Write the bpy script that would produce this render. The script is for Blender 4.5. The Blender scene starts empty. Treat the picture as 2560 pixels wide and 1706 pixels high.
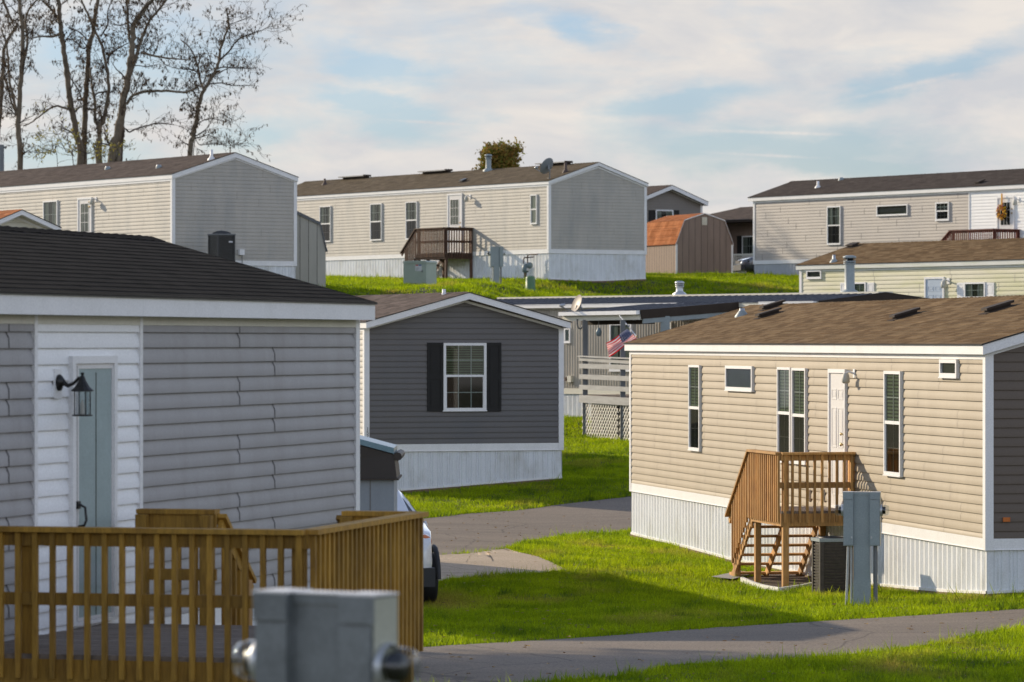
import bpy, math, random
import numpy as np
from mathutils import Vector, Matrix
R = math.radians
random.seed(7); rng = np.random.default_rng(7)
FP, CX, HY = 9956.0, 1280.0, 853.0     # lens in photo pixels, centre column, horizon row
scene = bpy.context.scene
COL = scene.collection
SUNH = Vector((-.77, .64, 0)).normalized(); ELEV = R(20)

# ---------------------------------------------------------------- materials
def new_mat(name):
    m = bpy.data.materials.new(name); m.use_nodes = True
    nt = m.node_tree; b = nt.nodes['Principled BSDF']
    return m, nt, b
def node(nt, t, **kw):
    n = nt.nodes.new(t)
    for k, v in kw.items():
        if k in n.inputs: n.inputs[k].default_value = v
        else: setattr(n, k, v)
    return n
def sc(c, k): return tuple(min(1, x*k) for x in c[:3]) + (1,)
def surf(name, col, rough=.55, var=.07, scale=2.0, stretch=(1,1,1), fine=.04, fscale=60, bump=0, bscale=80,
         col2=None, mixlo=.45, mixhi=.7, s2=1.2, st2=(1,1,1), metal=0, spec=.5, coat=0):
    m, nt, b = new_mat(name); L = nt.links.new
    tc = node(nt, 'ShaderNodeTexCoord'); mp = node(nt, 'ShaderNodeMapping'); mp.inputs['Scale'].default_value = stretch
    L(tc.outputs['Object'], mp.inputs['Vector'])
    n1 = node(nt, 'ShaderNodeTexNoise', Scale=scale, Detail=5.0, Roughness=.6); L(mp.outputs[0], n1.inputs['Vector'])
    r = node(nt, 'ShaderNodeValToRGB'); L(n1.outputs['Fac'], r.inputs[0])
    e = r.color_ramp.elements; e[0].position=.3; e[1].position=.7; e[0].color = sc(col,1-var); e[1].color = sc(col,1+var)
    out = r.outputs[0]
    if col2:
        mp2 = node(nt, 'ShaderNodeMapping'); mp2.inputs['Scale'].default_value = st2; L(tc.outputs['Object'], mp2.inputs['Vector'])
        n3 = node(nt, 'ShaderNodeTexNoise', Scale=s2, Detail=6.0, Roughness=.65); L(mp2.outputs[0], n3.inputs['Vector'])
        r3 = node(nt, 'ShaderNodeMapRange'); r3.inputs[1].default_value = mixlo; r3.inputs[2].default_value = mixhi; L(n3.outputs['Fac'], r3.inputs[0])
        mx = node(nt, 'ShaderNodeMix', data_type='RGBA'); L(r3.outputs[0], mx.inputs[0]); L(out, mx.inputs[6]); mx.inputs[7].default_value = sc(col2,1)
        out = mx.outputs[2]
    if fine:
        n2 = node(nt, 'ShaderNodeTexNoise', Scale=fscale, Detail=3.0); L(mp.outputs[0], n2.inputs['Vector'])
        r2 = node(nt, 'ShaderNodeMapRange'); r2.inputs[1].default_value=.3; r2.inputs[2].default_value=.7
        r2.inputs[3].default_value = 1-fine*2; r2.inputs[4].default_value = 1+fine*2; L(n2.outputs['Fac'], r2.inputs[0])
        vm = node(nt, 'ShaderNodeVectorMath', operation='SCALE'); L(out, vm.inputs[0]); L(r2.outputs[0], vm.inputs['Scale']); out = vm.outputs[0]
    L(out, b.inputs['Base Color'])
    b.inputs['Roughness'].default_value = rough; b.inputs['Metallic'].default_value = metal
    b.inputs['Specular IOR Level'].default_value = spec
    if coat: b.inputs['Coat Weight'].default_value = coat; b.inputs['Coat Roughness'].default_value = .08
    if bump:
        nb = node(nt, 'ShaderNodeTexNoise', Scale=bscale, Detail=4.0); L(mp.outputs[0], nb.inputs['Vector'])
        bp = node(nt, 'ShaderNodeBump', Strength=bump, Distance=.01); L(nb.outputs['Fac'], bp.inputs['Height']); L(bp.outputs[0], b.inputs['Normal'])
    return m
def shingles(name, c1, c2, c3):
    """architectural shingles: brick pattern over (along ridge = y, down slope = x)"""
    m, nt, b = new_mat(name); L = nt.links.new
    tc = node(nt, 'ShaderNodeTexCoord')
    sp = node(nt, 'ShaderNodeSeparateXYZ'); L(tc.outputs['Object'], sp.inputs[0])
    cb = node(nt, 'ShaderNodeCombineXYZ'); L(sp.outputs['Y'], cb.inputs['X']); L(sp.outputs['X'], cb.inputs['Y'])
    br = node(nt, 'ShaderNodeTexBrick', Scale=1.0); L(cb.outputs[0], br.inputs['Vector'])
    br.inputs['Color1'].default_value = sc(c1,1); br.inputs['Color2'].default_value = sc(c2,1); br.inputs['Mortar'].default_value = sc(c3,1)
    br.inputs['Mortar Size'].default_value = .003; br.inputs['Brick Width'].default_value = .31; br.inputs['Row Height'].default_value = .137; br.inputs['Bias'].default_value = 0
    n1 = node(nt, 'ShaderNodeTexNoise', Scale=1.3, Detail=5.0, Roughness=.7); 
    mp = node(nt, 'ShaderNodeMapping'); mp.inputs['Scale'].default_value = (1, 2.4, 1); L(cb.outputs[0], mp.inputs['Vector']); L(mp.outputs[0], n1.inputs['Vector'])
    n2 = node(nt, 'ShaderNodeTexNoise', Scale=45.0, Detail=3.0); L(cb.outputs[0], n2.inputs['Vector'])
    ad = node(nt, 'ShaderNodeMath', operation='ADD'); L(n1.outputs['Fac'], ad.inputs[0]); L(n2.outputs['Fac'], ad.inputs[1])
    mr = node(nt, 'ShaderNodeMapRange'); mr.inputs[1].default_value=.7; mr.inputs[2].default_value=1.3; mr.inputs[3].default_value=.62; mr.inputs[4].default_value=1.38; L(ad.outputs[0], mr.inputs[0])
    vm = node(nt, 'ShaderNodeVectorMath', operation='SCALE'); L(br.outputs['Color'], vm.inputs[0]); L(mr.outputs[0], vm.inputs['Scale'])
    L(vm.outputs[0], b.inputs['Base Color']); b.inputs['Roughness'].default_value = .95; b.inputs['Specular IOR Level'].default_value = .04
    bp = node(nt, 'ShaderNodeBump', Strength=.5, Distance=.006); L(n2.outputs['Fac'], bp.inputs['Height']); L(bp.outputs[0], b.inputs['Normal'])
    return m
def glass_mat(name, tint=(.02,.03,.025), alpha=.72, rough=.03):
    m, nt, b = new_mat(name); L = nt.links.new
    out = nt.nodes['Material Output']
    tr = node(nt, 'ShaderNodeBsdfTransparent', Color=sc(tint, 1)); gl = node(nt, 'ShaderNodeBsdfGlossy', Roughness=rough)
    mx = node(nt, 'ShaderNodeMixShader'); ge = node(nt, 'ShaderNodeNewGeometry'); dt = node(nt, 'ShaderNodeVectorMath', operation='DOT_PRODUCT')
    L(ge.outputs['Normal'], dt.inputs[0]); L(ge.outputs['Incoming'], dt.inputs[1])
    def mt(op, a, b=None):
        q = node(nt, 'ShaderNodeMath', operation=op)
        for i, v in enumerate((a, b)):
            if v is None: continue
            if isinstance(v, (int, float)): q.inputs[i].default_value = v
            else: L(v, q.inputs[i])
        return q.outputs[0]
    fac = mt('ADD', .055, mt('MULTIPLY', .75, mt('POWER', mt('SUBTRACT', 1.0, mt('ABSOLUTE', dt.outputs['Value'])), 4.0)))
    L(fac, mx.inputs[0]); L(tr.outputs[0], mx.inputs[1]); L(gl.outputs[0], mx.inputs[2]); L(mx.outputs[0], out.inputs[0])
    nt.nodes.remove(b)
    return m

M = {}
M['greige'] = surf('vinyl_greige', (.30,.29,.292), .5, .05, 1.5, col2=(.26,.248,.243), s2=1.6, st2=(1.5,1.5,.35), spec=.4)
M['white'] = surf('vinyl_white', (.84,.84,.84), .45, .03, 1.5, spec=.3)
M['trim'] = surf('trim_white', (.82,.81,.80), .45, .03, 2.0, col2=(.74,.73,.71), s2=2.2, mixlo=.5, mixhi=.85)
M['creamtrim'] = surf('trim_cream', (.66,.63,.53), .5, .05, 2.0)
M['tan'] = surf('vinyl_tan', (.375,.312,.225), .5, .05, 1.2, col2=(.335,.275,.193), s2=1.3, st2=(1.5,1.5,.3), mixlo=.42, mixhi=.8, spec=.3)
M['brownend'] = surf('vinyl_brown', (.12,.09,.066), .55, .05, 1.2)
M['tanseam'] = surf('vinyl_tan_seam', (.30,.25,.2), .6)
M['seam'] = surf('vinyl_seam', (.07,.065,.065), .6)
M['cream'] = surf('vinyl_cream', (.455,.425,.375), .5, .06, 1.2, spec=.3, col2=(.36,.35,.325), s2=1.0, st2=(1.6,1.6,.35), mixlo=.45, mixhi=.75)
M['creamseam'] = surf('vinyl_cream_seam', (.36,.33,.28), .6)
M['slate'] = surf('vinyl_slate', (.142,.132,.126), .5, .05, 1.0, col2=(.128,.125,.124), s2=.7, spec=.3)
M['taupe'] = surf('vinyl_taupe', (.42,.375,.335), .5, .06, .8, col2=(.36,.33,.31), s2=.35, mixlo=.4, mixhi=.75)
M['taupedark'] = surf('vinyl_taupe_dark', (.20,.175,.15), .55, .06, 1)
M['moss'] = surf('vinyl_cream_algae', (.60,.57,.43), .5, .05, 1.0, col2=(.47,.47,.24), s2=1.1, st2=(1,.35,3), mixlo=.4, mixhi=.72)
M['mosstrim'] = surf('trim_algae', (.68,.69,.64), .45, .05, 2.0, col2=(.5,.54,.36), s2=1.5, st2=(1,.3,6), mixlo=.5, mixhi=.75)
M['skirt'] = surf('skirting_white', (.74,.76,.79), .45, .05, 1.5, col2=(.5,.49,.45), s2=1.6, st2=(1,1,.6), mixlo=.5, mixhi=.85)
M['skirtgrey'] = surf('skirting_grey', (.44,.46,.50), .45, .07, 1.5)
M['shdark'] = shingles('shingles_charcoal', (.007,.006,.0055), (.017,.0145,.0125), (.008,.007,.006))
M['shbrown'] = shingles('shingles_brown', (.120,.074,.036), (.205,.138,.074), (.055,.036,.022))
M['sholive'] = shingles('shingles_olive', (.105,.082,.055), (.145,.115,.08), (.04,.03,.022))
M['shmauve'] = shingles('shingles_mauve', (.10,.078,.066), (.16,.125,.108), (.045,.036,.03))
M['shumber'] = shingles('shingles_umber', (.085,.066,.056), (.12,.095,.08), (.04,.03,.026))
M['shblack'] = shingles('shingles_black_brown', (.060,.048,.042), (.085,.07,.06), (.03,.025,.022))
M['shrust'] = shingles('shingles_rust', (.30,.11,.045), (.42,.17,.075), (.12,.05,.03))
M['metalroof'] = surf('metal_roof_slate', (.055,.062,.085), .45, .12, 1.5, metal=.3, stretch=(1,4,1))
M['shutter'] = surf('shutter_black', (.009,.008,.007), .7, .1, 3)
M['glass'] = glass_mat('window_glass', (.55,.6,.57))
M['glassdark'] = glass_mat('window_glass_screened', (.22,.22,.2))
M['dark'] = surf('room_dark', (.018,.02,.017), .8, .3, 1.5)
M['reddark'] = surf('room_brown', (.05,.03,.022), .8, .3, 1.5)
M['blind'] = surf('blind_green_white', (.20,.26,.15), .6, .15, 6, stretch=(1,1,1))
M['curtain'] = surf('curtain_pale', (.30,.30,.27), .8, .35, 5, stretch=(5,5,.3), fine=.1, fscale=20)
M['creamblind'] = surf('blind_cream', (.52,.50,.43), .6, .04, 3)
M['plantgreen'] = surf('plant_green', (.05,.13,.02), .7, .4, 14)
M['door'] = surf('door_white', (.72,.70,.68), .4, .03, 2)
M['doorblue'] = surf('door_pale_blue', (.42,.50,.60), .4, .04, 2)
M['blackmetal'] = surf('black_metal', (.015,.014,.013), .4, .1, 5, metal=.2)
M['brass'] = surf('brass', (.5,.38,.2), .35, .1, 8, metal=1)
M['chrome'] = surf('chrome', (.6,.6,.6), .2, .05, 8, metal=1)
M['galv'] = surf('galvanised', (.48,.50,.52), .42, .12, 5, metal=.6, col2=(.35,.30,.26), s2=6, mixlo=.62, mixhi=.8)
M['panelgrey'] = surf('enclosure_grey', (.19,.205,.207), .5, .1, 3.5, fine=.05, col2=(.11,.12,.12), s2=5, mixlo=.4, mixhi=.7, bump=.15, bscale=60)
M['chalk'] = surf('chalked_paint', (.60,.59,.58), .5, .1, 5)  # sky brightness on the lid tops painted as a paler tone
M['chalkside'] = surf('chalked_side', (.40,.40,.32), .5, .1, 4)  # paler tone for the right-hand face of the meter boxes
M['panelblue'] = surf('enclosure_bluegrey', (.27,.315,.325), .5, .08, 3, fine=.05, col2=(.33,.37,.375), s2=2, mixlo=.5, mixhi=.8)
def wood(name, c, c2, knot, stretch=(9,9,.8)):
    m = _wood(name, c, c2, stretch); nt = m.node_tree; b = nt.nodes['Principled BSDF']; l = b.inputs['Base Color'].links[0]; src = l.from_socket
    oi = node(nt, 'ShaderNodeObjectInfo'); mr = node(nt, 'ShaderNodeMapRange'); mr.inputs[3].default_value=.72; mr.inputs[4].default_value=1.25; nt.links.new(oi.outputs['Random'], mr.inputs[0])
    vm = node(nt, 'ShaderNodeVectorMath', operation='SCALE'); nt.links.new(src, vm.inputs[0]); nt.links.new(mr.outputs[0], vm.inputs['Scale']); nt.links.new(vm.outputs[0], b.inputs['Base Color']); return m
def _wood(name, c, c2, stretch):
    return surf(name, c, .75, .22, 1.6, stretch=stretch, fine=.1, fscale=9, col2=c2, s2=3.2, st2=(1,1,.6), mixlo=.5, mixhi=.72, bump=.3, bscale=14)
M['wood'] = wood('pressure_treated_pine', (.37,.20,.026), (.25,.125,.018), None)
M['woodlight'] = wood('new_pine', (.50,.27,.085), (.38,.18,.05), None)
M['woodstain'] = wood('brown_stained_wood', (.105,.055,.035), (.16,.075,.04), None)
M['woodred'] = wood('red_stained_wood', (.16,.048,.032), (.10,.03,.02), None)
M['woodgrey'] = surf('weathered_grey_wood', (.36,.36,.35), .8, .15, 2, stretch=(1,1,6), fine=.08)
M['deckboard'] = surf('weathered_deck_boards', (.20,.155,.12), .8, .22, 3, stretch=(1,10,1), fine=.1, fscale=12, col2=(.27,.22,.18), s2=2)
M['lattice'] = surf('lattice_cream', (.78,.74,.66), .6, .1, 4)
M['postdark'] = surf('post_grey_dark', (.16,.165,.17), .7, .1, 4)
M['corr'] = surf('corrugated_beige', (.50,.445,.36), .5, .08, 1.5, col2=(.34,.31,.26), s2=.8, st2=(1,1,.3))
M['gutter'] = surf('gutter_white', (.90,.89,.88), .22, .03, 2, coat=.6)
M['brownmetal'] = surf('brown_metal', (.050,.038,.030), .75, .1, 3, spec=.15)
M['t111'] = surf('panel_siding_brown', (.26,.19,.15), .8, .1, 2, stretch=(3,3,.5), fine=.06)
M['t111grey'] = surf('panel_siding_greybeige', (.46,.44,.38), .8, .06, 2, stretch=(3,3,.5), fine=.05)
M['acdark'] = surf('ac_black', (.03,.03,.03), .5, .2, 8)
M['acbrown'] = surf('ac_coil', (.05,.04,.034), .5, .35, 20)
M['transf'] = surf('transformer_sage', (.36,.42,.36), .5, .05, 2, col2=(.30,.35,.30), s2=2.5, mixlo=.5, mixhi=.8)
M['telegreen'] = surf('telecom_green', (.10,.20,.10), .5, .08, 3)
M['label'] = surf('label_white', (.6,.6,.62), .5, .05, 20)
M['labelred'] = surf('label_red', (.5,.05,.04), .5)
M['labelblue'] = surf('label_blue', (.05,.12,.3), .5)
M['gasmeter'] = surf('gas_meter_grey', (.15,.20,.22), .45, .1, 5)
M['rustpipe'] = surf('rusty_pipe', (.09,.06,.05), .7, .3, 12)
M['dish'] = surf('dish_tan', (.27,.22,.175), .5, .06, 4)
M['dishback'] = surf('dish_back_grey', (.22,.24,.26), .5, .06, 4)
M['flagblue'] = surf('flag_blue', (.02,.03,.10), .7, .1, 10)
M['carwhite'] = surf('car_white', (.70,.70,.70), .3, .03, 1, coat=1)
M['cargrey'] = surf('car_grey', (.10,.11,.13), .3, .05, 1, coat=1, metal=.4)
M['carglass'] = surf('car_glass', (.012,.016,.02), .05, .1, 1, coat=1)
M['rubber'] = surf('rubber', (.014,.014,.015), .7, .15, 8)
M['plastic'] = surf('black_plastic', (.022,.022,.024), .55, .1, 6)
M['amber'] = surf('amber_lens', (.55,.15,.03), .2, .1, 8, coat=1)
M['lens'] = surf('clear_lens', (.5,.5,.5), .1, .1, 8, coat=1)
M['wreath1'] = surf('autumn_orange', (.60,.22,.015), .7, .3, 20)
M['wreath2'] = surf('autumn_yellow', (.75,.42,.02), .7, .3, 20)
M['wreath3'] = surf('autumn_brown', (.10,.04,.02), .7, .3, 20)
M['wreath4'] = surf('pink_bloom', (.6,.25,.25), .7, .2, 20)
M['greyshed'] = surf('shed_blue_grey', (.25,.29,.33), .6, .05, 2, stretch=(4,4,.5))
M['brownshed'] = surf('shed_dark_brown', (.035,.028,.022), .6, .1, 2)
M['shedlid'] = surf('shed_lid_teal', (.16,.27,.32), .35, .15, 5)
M['concrete'] = surf('concrete', (.36,.35,.33), .85, .12, 4, bump=.2)
M['mulch'] = surf('bark_mulch', (.055,.03,.018), .95, .5, 12, fine=.3, fscale=50, bump=1, bscale=50, col2=(.13,.08,.05), s2=30, mixlo=.5,mixhi=.6)
M['footing'] = surf('clay_footing', (.20,.13,.08), .9, .25, 6)
M['bark'] = surf('bark_brown', (.17,.13,.09), .9, .3, 2.5, stretch=(1,1,.5), fine=.12, fscale=12, col2=(.17,.14,.10), s2=1.5, bump=.5, bscale=18)
M['twig'] = surf('twig_brown', (.065,.045,.033), .9, .2, 3)
M['greypost'] = surf('weathered_pole', (.20,.21,.22), .9, .15, 3, stretch=(4,4,.4))

def leafmat(name, c, c2, trans=.35):
    m, nt, b = new_mat(name); L = nt.links.new
    tc = node(nt, 'ShaderNodeTexCoord'); n1 = node(nt, 'ShaderNodeTexNoise', Scale=3.0, Detail=4.0); L(tc.outputs['Object'], n1.inputs['Vector'])
    n2 = node(nt, 'ShaderNodeTexWhiteNoise', noise_dimensions='3D'); 
    sn = node(nt, 'ShaderNodeVectorMath', operation='SNAP'); sn.inputs[1].default_value=(.11,.11,.11); L(tc.outputs['Object'], sn.inputs[0]); L(sn.outputs[0], n2.inputs['Vector'])
    ad = node(nt, 'ShaderNodeMath', operation='ADD'); L(n1.outputs['Fac'], ad.inputs[0]); L(n2.outputs['Value'], ad.inputs[1])
    mr = node(nt, 'ShaderNodeMapRange'); mr.inputs[1].default_value=.4; mr.inputs[2].default_value=1.5; L(ad.outputs[0], mr.inputs[0])
    mx = node(nt, 'ShaderNodeMix', data_type='RGBA'); L(mr.outputs[0], mx.inputs[0]); mx.inputs[6].default_value = sc(c,1); mx.inputs[7].default_value = sc(c2,1)
    L(mx.outputs[2], b.inputs['Base Color']); b.inputs['Roughness'].default_value=.6; b.inputs['Specular IOR Level'].default_value=.3
    t = node(nt, 'ShaderNodeBsdfTranslucent'); L(mx.outputs[2], t.inputs['Color'])
    ms = node(nt, 'ShaderNodeMixShader'); ms.inputs[0].default_value = trans
    L(b.outputs[0], ms.inputs[1]); L(t.outputs[0], ms.inputs[2]); L(ms.outputs[0], nt.nodes['Material Output'].inputs[0])
    return m
M['flagred'] = leafmat('flag_red', (.75,.004,.02), (.80,.006,.025), .4)
M['flagwhite'] = leafmat('flag_white', (.80,.78,.76), (.85,.83,.80), .45)
M['leafpod'] = leafmat('dry_pods', (.045,.03,.02), (.12,.08,.04), .3)
M['leafyellow'] = leafmat('yellow_leaves', (.20,.20,.03), (.40,.33,.06), .45)
M['leafautumn'] = leafmat('autumn_leaves', (.16,.22,.03), (.38,.20,.05), .55)
M['leafgreen'] = leafmat('green_leaves', (.04,.09,.015), (.10,.16,.03), .4)

def grass_mat(name, blade):
    m, nt, b = new_mat(name); L = nt.links.new
    tc = node(nt, 'ShaderNodeTexCoord')
    def noise(s, d=5.0, r=.6, st=(1,1,1)):
        mp = node(nt, 'ShaderNodeMapping'); mp.inputs['Scale'].default_value = st; L(tc.outputs['Object'], mp.inputs['Vector'])
        n = node(nt, 'ShaderNodeTexNoise', Scale=s, Detail=d, Roughness=r); L(mp.outputs[0], n.inputs['Vector']); return n.outputs['Fac']
    a = node(nt, 'ShaderNodeValToRGB'); L(noise(.9), a.inputs[0]); e = a.color_ramp.elements
    k = 2.6
    e[0].position=.32; e[0].color=(.052*k,.085*k,.002*k,1); e[1].position=.68; e[1].color=(.15*k,.185*k,.003*k,1)
    y = node(nt, 'ShaderNodeMapRange'); y.inputs[1].default_value=.54; y.inputs[2].default_value=.74; L(noise(.55, 4.0, .6, (1,.45,1)), y.inputs[0])
    mx = node(nt, 'ShaderNodeMix', data_type='RGBA'); L(y.outputs[0], mx.inputs[0]); L(a.outputs[0], mx.inputs[6]); mx.inputs[7].default_value=(.42,.34,.06,1)
    dk = node(nt, 'ShaderNodeMapRange'); dk.inputs[1].default_value=.56; dk.inputs[2].default_value=.68; L(noise(1.9, 5.0, .65, (1,.6,1)), dk.inputs[0])
    mk = node(nt, 'ShaderNodeMix', data_type='RGBA'); L(dk.outputs[0], mk.inputs[0]); L(mx.outputs[2], mk.inputs[6]); mk.inputs[7].default_value=(.07,.13,.012,1); mx = mk
    f = node(nt, 'ShaderNodeMapRange'); f.inputs[1].default_value=.3; f.inputs[2].default_value=.7; f.inputs[3].default_value=.5; f.inputs[4].default_value=1.6; L(noise(28.0, 3.0), f.inputs[0])
    vm = node(nt, 'ShaderNodeVectorMath', operation='SCALE'); L(mx.outputs[2], vm.inputs[0]); L(f.outputs[0], vm.inputs['Scale'])
    col = vm.outputs[0]
    if blade:
        L(col, b.inputs['Base Color']); b.inputs['Roughness'].default_value=.5; b.inputs['Specular IOR Level'].default_value=.12
        t = node(nt, 'ShaderNodeBsdfTranslucent'); L(col, t.inputs['Color']); ms = node(nt, 'ShaderNodeMixShader'); ms.inputs[0].default_value=.62
        L(b.outputs[0], ms.inputs[1]); L(t.outputs[0], ms.inputs[2]); L(ms.outputs[0], nt.nodes['Material Output'].inputs[0])
    else:
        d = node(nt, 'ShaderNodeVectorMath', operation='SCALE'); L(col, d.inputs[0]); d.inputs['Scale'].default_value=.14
        # bare earth shows on the steep bank
        ge = node(nt, 'ShaderNodeNewGeometry'); s = node(nt, 'ShaderNodeSeparateXYZ'); L(ge.outputs['Normal'], s.inputs[0])
        st = node(nt, 'ShaderNodeMapRange'); st.inputs[1].default_value=.968; st.inputs[2].default_value=.93; L(s.outputs['Z'], st.inputs[0])
        m2 = node(nt, 'ShaderNodeMix', data_type='RGBA'); L(st.outputs[0], m2.inputs[0]); L(d.outputs[0], m2.inputs[6]); m2.inputs[7].default_value=(.075,.05,.025,1)
        L(m2.outputs[2], b.inputs['Base Color']); b.inputs['Roughness'].default_value=.95
        bp = node(nt, 'ShaderNodeBump', Strength=.8, Distance=.05); L(noise(14.0), bp.inputs['Height']); L(bp.outputs[0], b.inputs['Normal'])
    return m
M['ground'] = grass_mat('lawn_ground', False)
M['blade'] = grass_mat('grass_blades', True)
def asphalt(name, c, c2, speck):
    m, nt, b = new_mat(name); L = nt.links.new
    tc = node(nt, 'ShaderNodeTexCoord')
    def noise(s, d=5.0, st=(1,1,1)):
        mp = node(nt, 'ShaderNodeMapping'); mp.inputs['Scale'].default_value = st; L(tc.outputs['Object'], mp.inputs['Vector'])
        n = node(nt, 'ShaderNodeTexNoise', Scale=s, Detail=d, Roughness=.6); L(mp.outputs[0], n.inputs['Vector']); return n.outputs['Fac']
    mr = node(nt, 'ShaderNodeMapRange'); mr.inputs[1].default_value=.35; mr.inputs[2].default_value=.65; L(noise(.5, 6.0, (.35,1.6,1)), mr.inputs[0])
    mx = node(nt, 'ShaderNodeMix', data_type='RGBA'); L(mr.outputs[0], mx.inputs[0]); mx.inputs[6].default_value=sc(c,1); mx.inputs[7].default_value=sc(c2,1)
    f = node(nt, 'ShaderNodeMapRange'); f.inputs[1].default_value=.35; f.inputs[2].default_value=.65; f.inputs[3].default_value=1-speck; f.inputs[4].default_value=1+speck; L(noise(38.0, 4.0), f.inputs[0])
    vm = node(nt, 'ShaderNodeVectorMath', operation='SCALE'); L(mx.outputs[2], vm.inputs[0]); L(f.outputs[0], vm.inputs['Scale'])
    # hairline cracks
    vo = node(nt, 'ShaderNodeTexVoronoi', feature='DISTANCE_TO_EDGE', Scale=.33)
    mpv = node(nt, 'ShaderNodeMapping'); L(tc.outputs['Object'], mpv.inputs['Vector'])
    ad = node(nt, 'ShaderNodeMix', data_type='VECTOR'); ad.inputs[0].default_value=.25
    nn = node(nt, 'ShaderNodeTexNoise', Scale=1.2, Detail=5.0); L(tc.outputs['Object'], nn.inputs['Vector'])
    L(mpv.outputs[0], ad.inputs[4]); L(nn.outputs['Color'], ad.inputs[5]); L(ad.outputs[1], vo.inputs['Vector'])
    cr = node(nt, 'ShaderNodeMapRange'); cr.inputs[1].default_value=.002; cr.inputs[2].default_value=.006; cr.inputs[3].default_value=.62; cr.inputs[4].default_value=1; L(vo.outputs['Distance'], cr.inputs[0])
    v2 = node(nt, 'ShaderNodeVectorMath', operation='SCALE'); L(vm.outputs[0], v2.inputs[0]); L(cr.outputs[0], v2.inputs['Scale'])
    L(v2.outputs[0], b.inputs['Base Color']); b.inputs['Roughness'].default_value=.85; b.inputs['Specular IOR Level'].default_value=.3
    bp = node(nt, 'ShaderNodeBump', Strength=.5, Distance=.01); L(noise(60.0, 3.0), bp.inputs['Height']); L(bp.outputs[0], b.inputs['Normal'])
    return m
M['road'] = asphalt('asphalt', (.18,.145,.113), (.235,.192,.15), .3)
M['apron'] = asphalt('old_asphalt', (.38,.30,.21), (.50,.40,.29), .3)

# ---------------------------------------------------------------- mesh builder
class MB:
    def __init__(s, off=(0,0,0)): s.v=[]; s.f=[]; s.mi=[]; s.sm=[]; s.mats=[]; s.off=Vector(off)
    def slot(s, m):
        if m not in s.mats: s.mats.append(m)
        return s.mats.index(m)
    def add(s, vs, fs, m='', smooth=False):
        n = len(s.v); k = s.slot(m); o = s.off
        s.v += [(a[0]-o[0], a[1]-o[1], a[2]-o[2]) for a in vs]
        for f in fs: s.f.append(tuple(i+n for i in f)); s.mi.append(k); s.sm.append(smooth)
    def hexa(s, p, m=''):
        s.add(p, [(0,3,2,1),(4,5,6,7),(0,1,5,4),(1,2,6,5),(2,3,7,6),(3,0,4,7)], m)
    def box(s, a, b, m=''):
        x0,y0,z0=[min(a[i],b[i]) for i in range(3)]; x1,y1,z1=[max(a[i],b[i]) for i in range(3)]
        s.hexa([(x0,y0,z0),(x1,y0,z0),(x1,y1,z0),(x0,y1,z0),(x0,y0,z1),(x1,y0,z1),(x1,y1,z1),(x0,y1,z1)], m)
    def beam(s, p, q, w, h, m='', up=(0,0,1)):
        p=Vector(p); q=Vector(q); d=(q-p).normalized(); u=Vector(up)
        if abs(d.dot(u))>.99: u=Vector((0,1,0))
        r=d.cross(u).normalized()*(w/2); t=r.cross(d).normalized()*(h/2)
        s.hexa([p-r-t,p+r-t,q+r-t,q-r-t,p-r+t,p+r+t,q+r+t,q-r+t], m)
    def tube(s, pts, rad, n=8, m='', cap=True, smooth=True):
        pts=[Vector(p) for p in pts]; rings=[]
        if not hasattr(rad,'__len__'): rad=[rad]*len(pts)
        ref=None; vs=[]
        for i,p in enumerate(pts):
            d=(pts[min(i+1,len(pts)-1)]-pts[max(i-1,0)])
            if d.length<1e-7: d=Vector((0,0,1))
            d.normalize()
            if ref is None:
                ref=Vector((1,0,0)) if abs(d.x)<.8 else Vector((0,1,0))
            a=(ref-d*ref.dot(d)).normalized(); b=d.cross(a); ref=a
            for k in range(n):
                t=2*math.pi*k/n; vs.append(p+(a*math.cos(t)+b*math.sin(t))*rad[i])
        fs=[]
        for i in range(len(pts)-1):
            for k in range(n): fs.append((i*n+k,i*n+(k+1)%n,(i+1)*n+(k+1)%n,(i+1)*n+k))
        s.add(vs,fs,m,smooth)
        if cap:
            nn=len(pts)
            s.add(vs[:n],[tuple(range(n))],m); s.add(vs[-n:],[tuple(range(n))],m)
    def lathe(s, c, prof, n=16, m='', axis=(0,0,1), smooth=True):
        """prof: (r, h) along axis from c"""
        d=Vector(axis).normalized(); ref=Vector((1,0,0)) if abs(d.x)<.8 else Vector((0,1,0))
        a=(ref-d*ref.dot(d)).normalized(); b=d.cross(a); c=Vector(c); vs=[]
        for r,h in prof:
            for k in range(n):
                t=2*math.pi*k/n; vs.append(c+d*h+(a*math.cos(t)+b*math.sin(t))*r)
        fs=[(i*n+k,i*n+(k+1)%n,(i+1)*n+(k+1)%n,(i+1)*n+k) for i in range(len(prof)-1) for k in range(n)]
        s.add(vs,fs,m,smooth)
    def prism(s, poly, ext, m=''):
        """poly: list of 3d points, ext: extrusion vector"""
        n=len(poly); e=Vector(ext); a=[Vector(p) for p in poly]; b=[p+e for p in a]
        s.add(a+b,[tuple(range(n)),tuple(range(2*n-1,n-1,-1))]+[(i,(i+1)%n,n+(i+1)%n,n+i) for i in range(n)],m)
    def build(s, name, mat=None, parent=None, label=None):
        me=bpy.data.meshes.new(name); me.from_pydata([tuple(v) for v in s.v],[],s.f)
        for k in s.mats: me.materials.append(M[k] if k else M[mat])
        me.polygons.foreach_set('material_index', s.mi); me.polygons.foreach_set('use_smooth', s.sm); me.update()
        o=bpy.data.objects.new(name,me); COL.objects.link(o)
        if parent: o.parent=parent
        if label: o['label']=label
        return o
def tag(o, label, cat, group=None, kind=None):
    if label: o['label']=label
    if cat: o['category']=cat
    if group: o['group']=group
    if kind: o['kind']=kind
    return o
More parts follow.
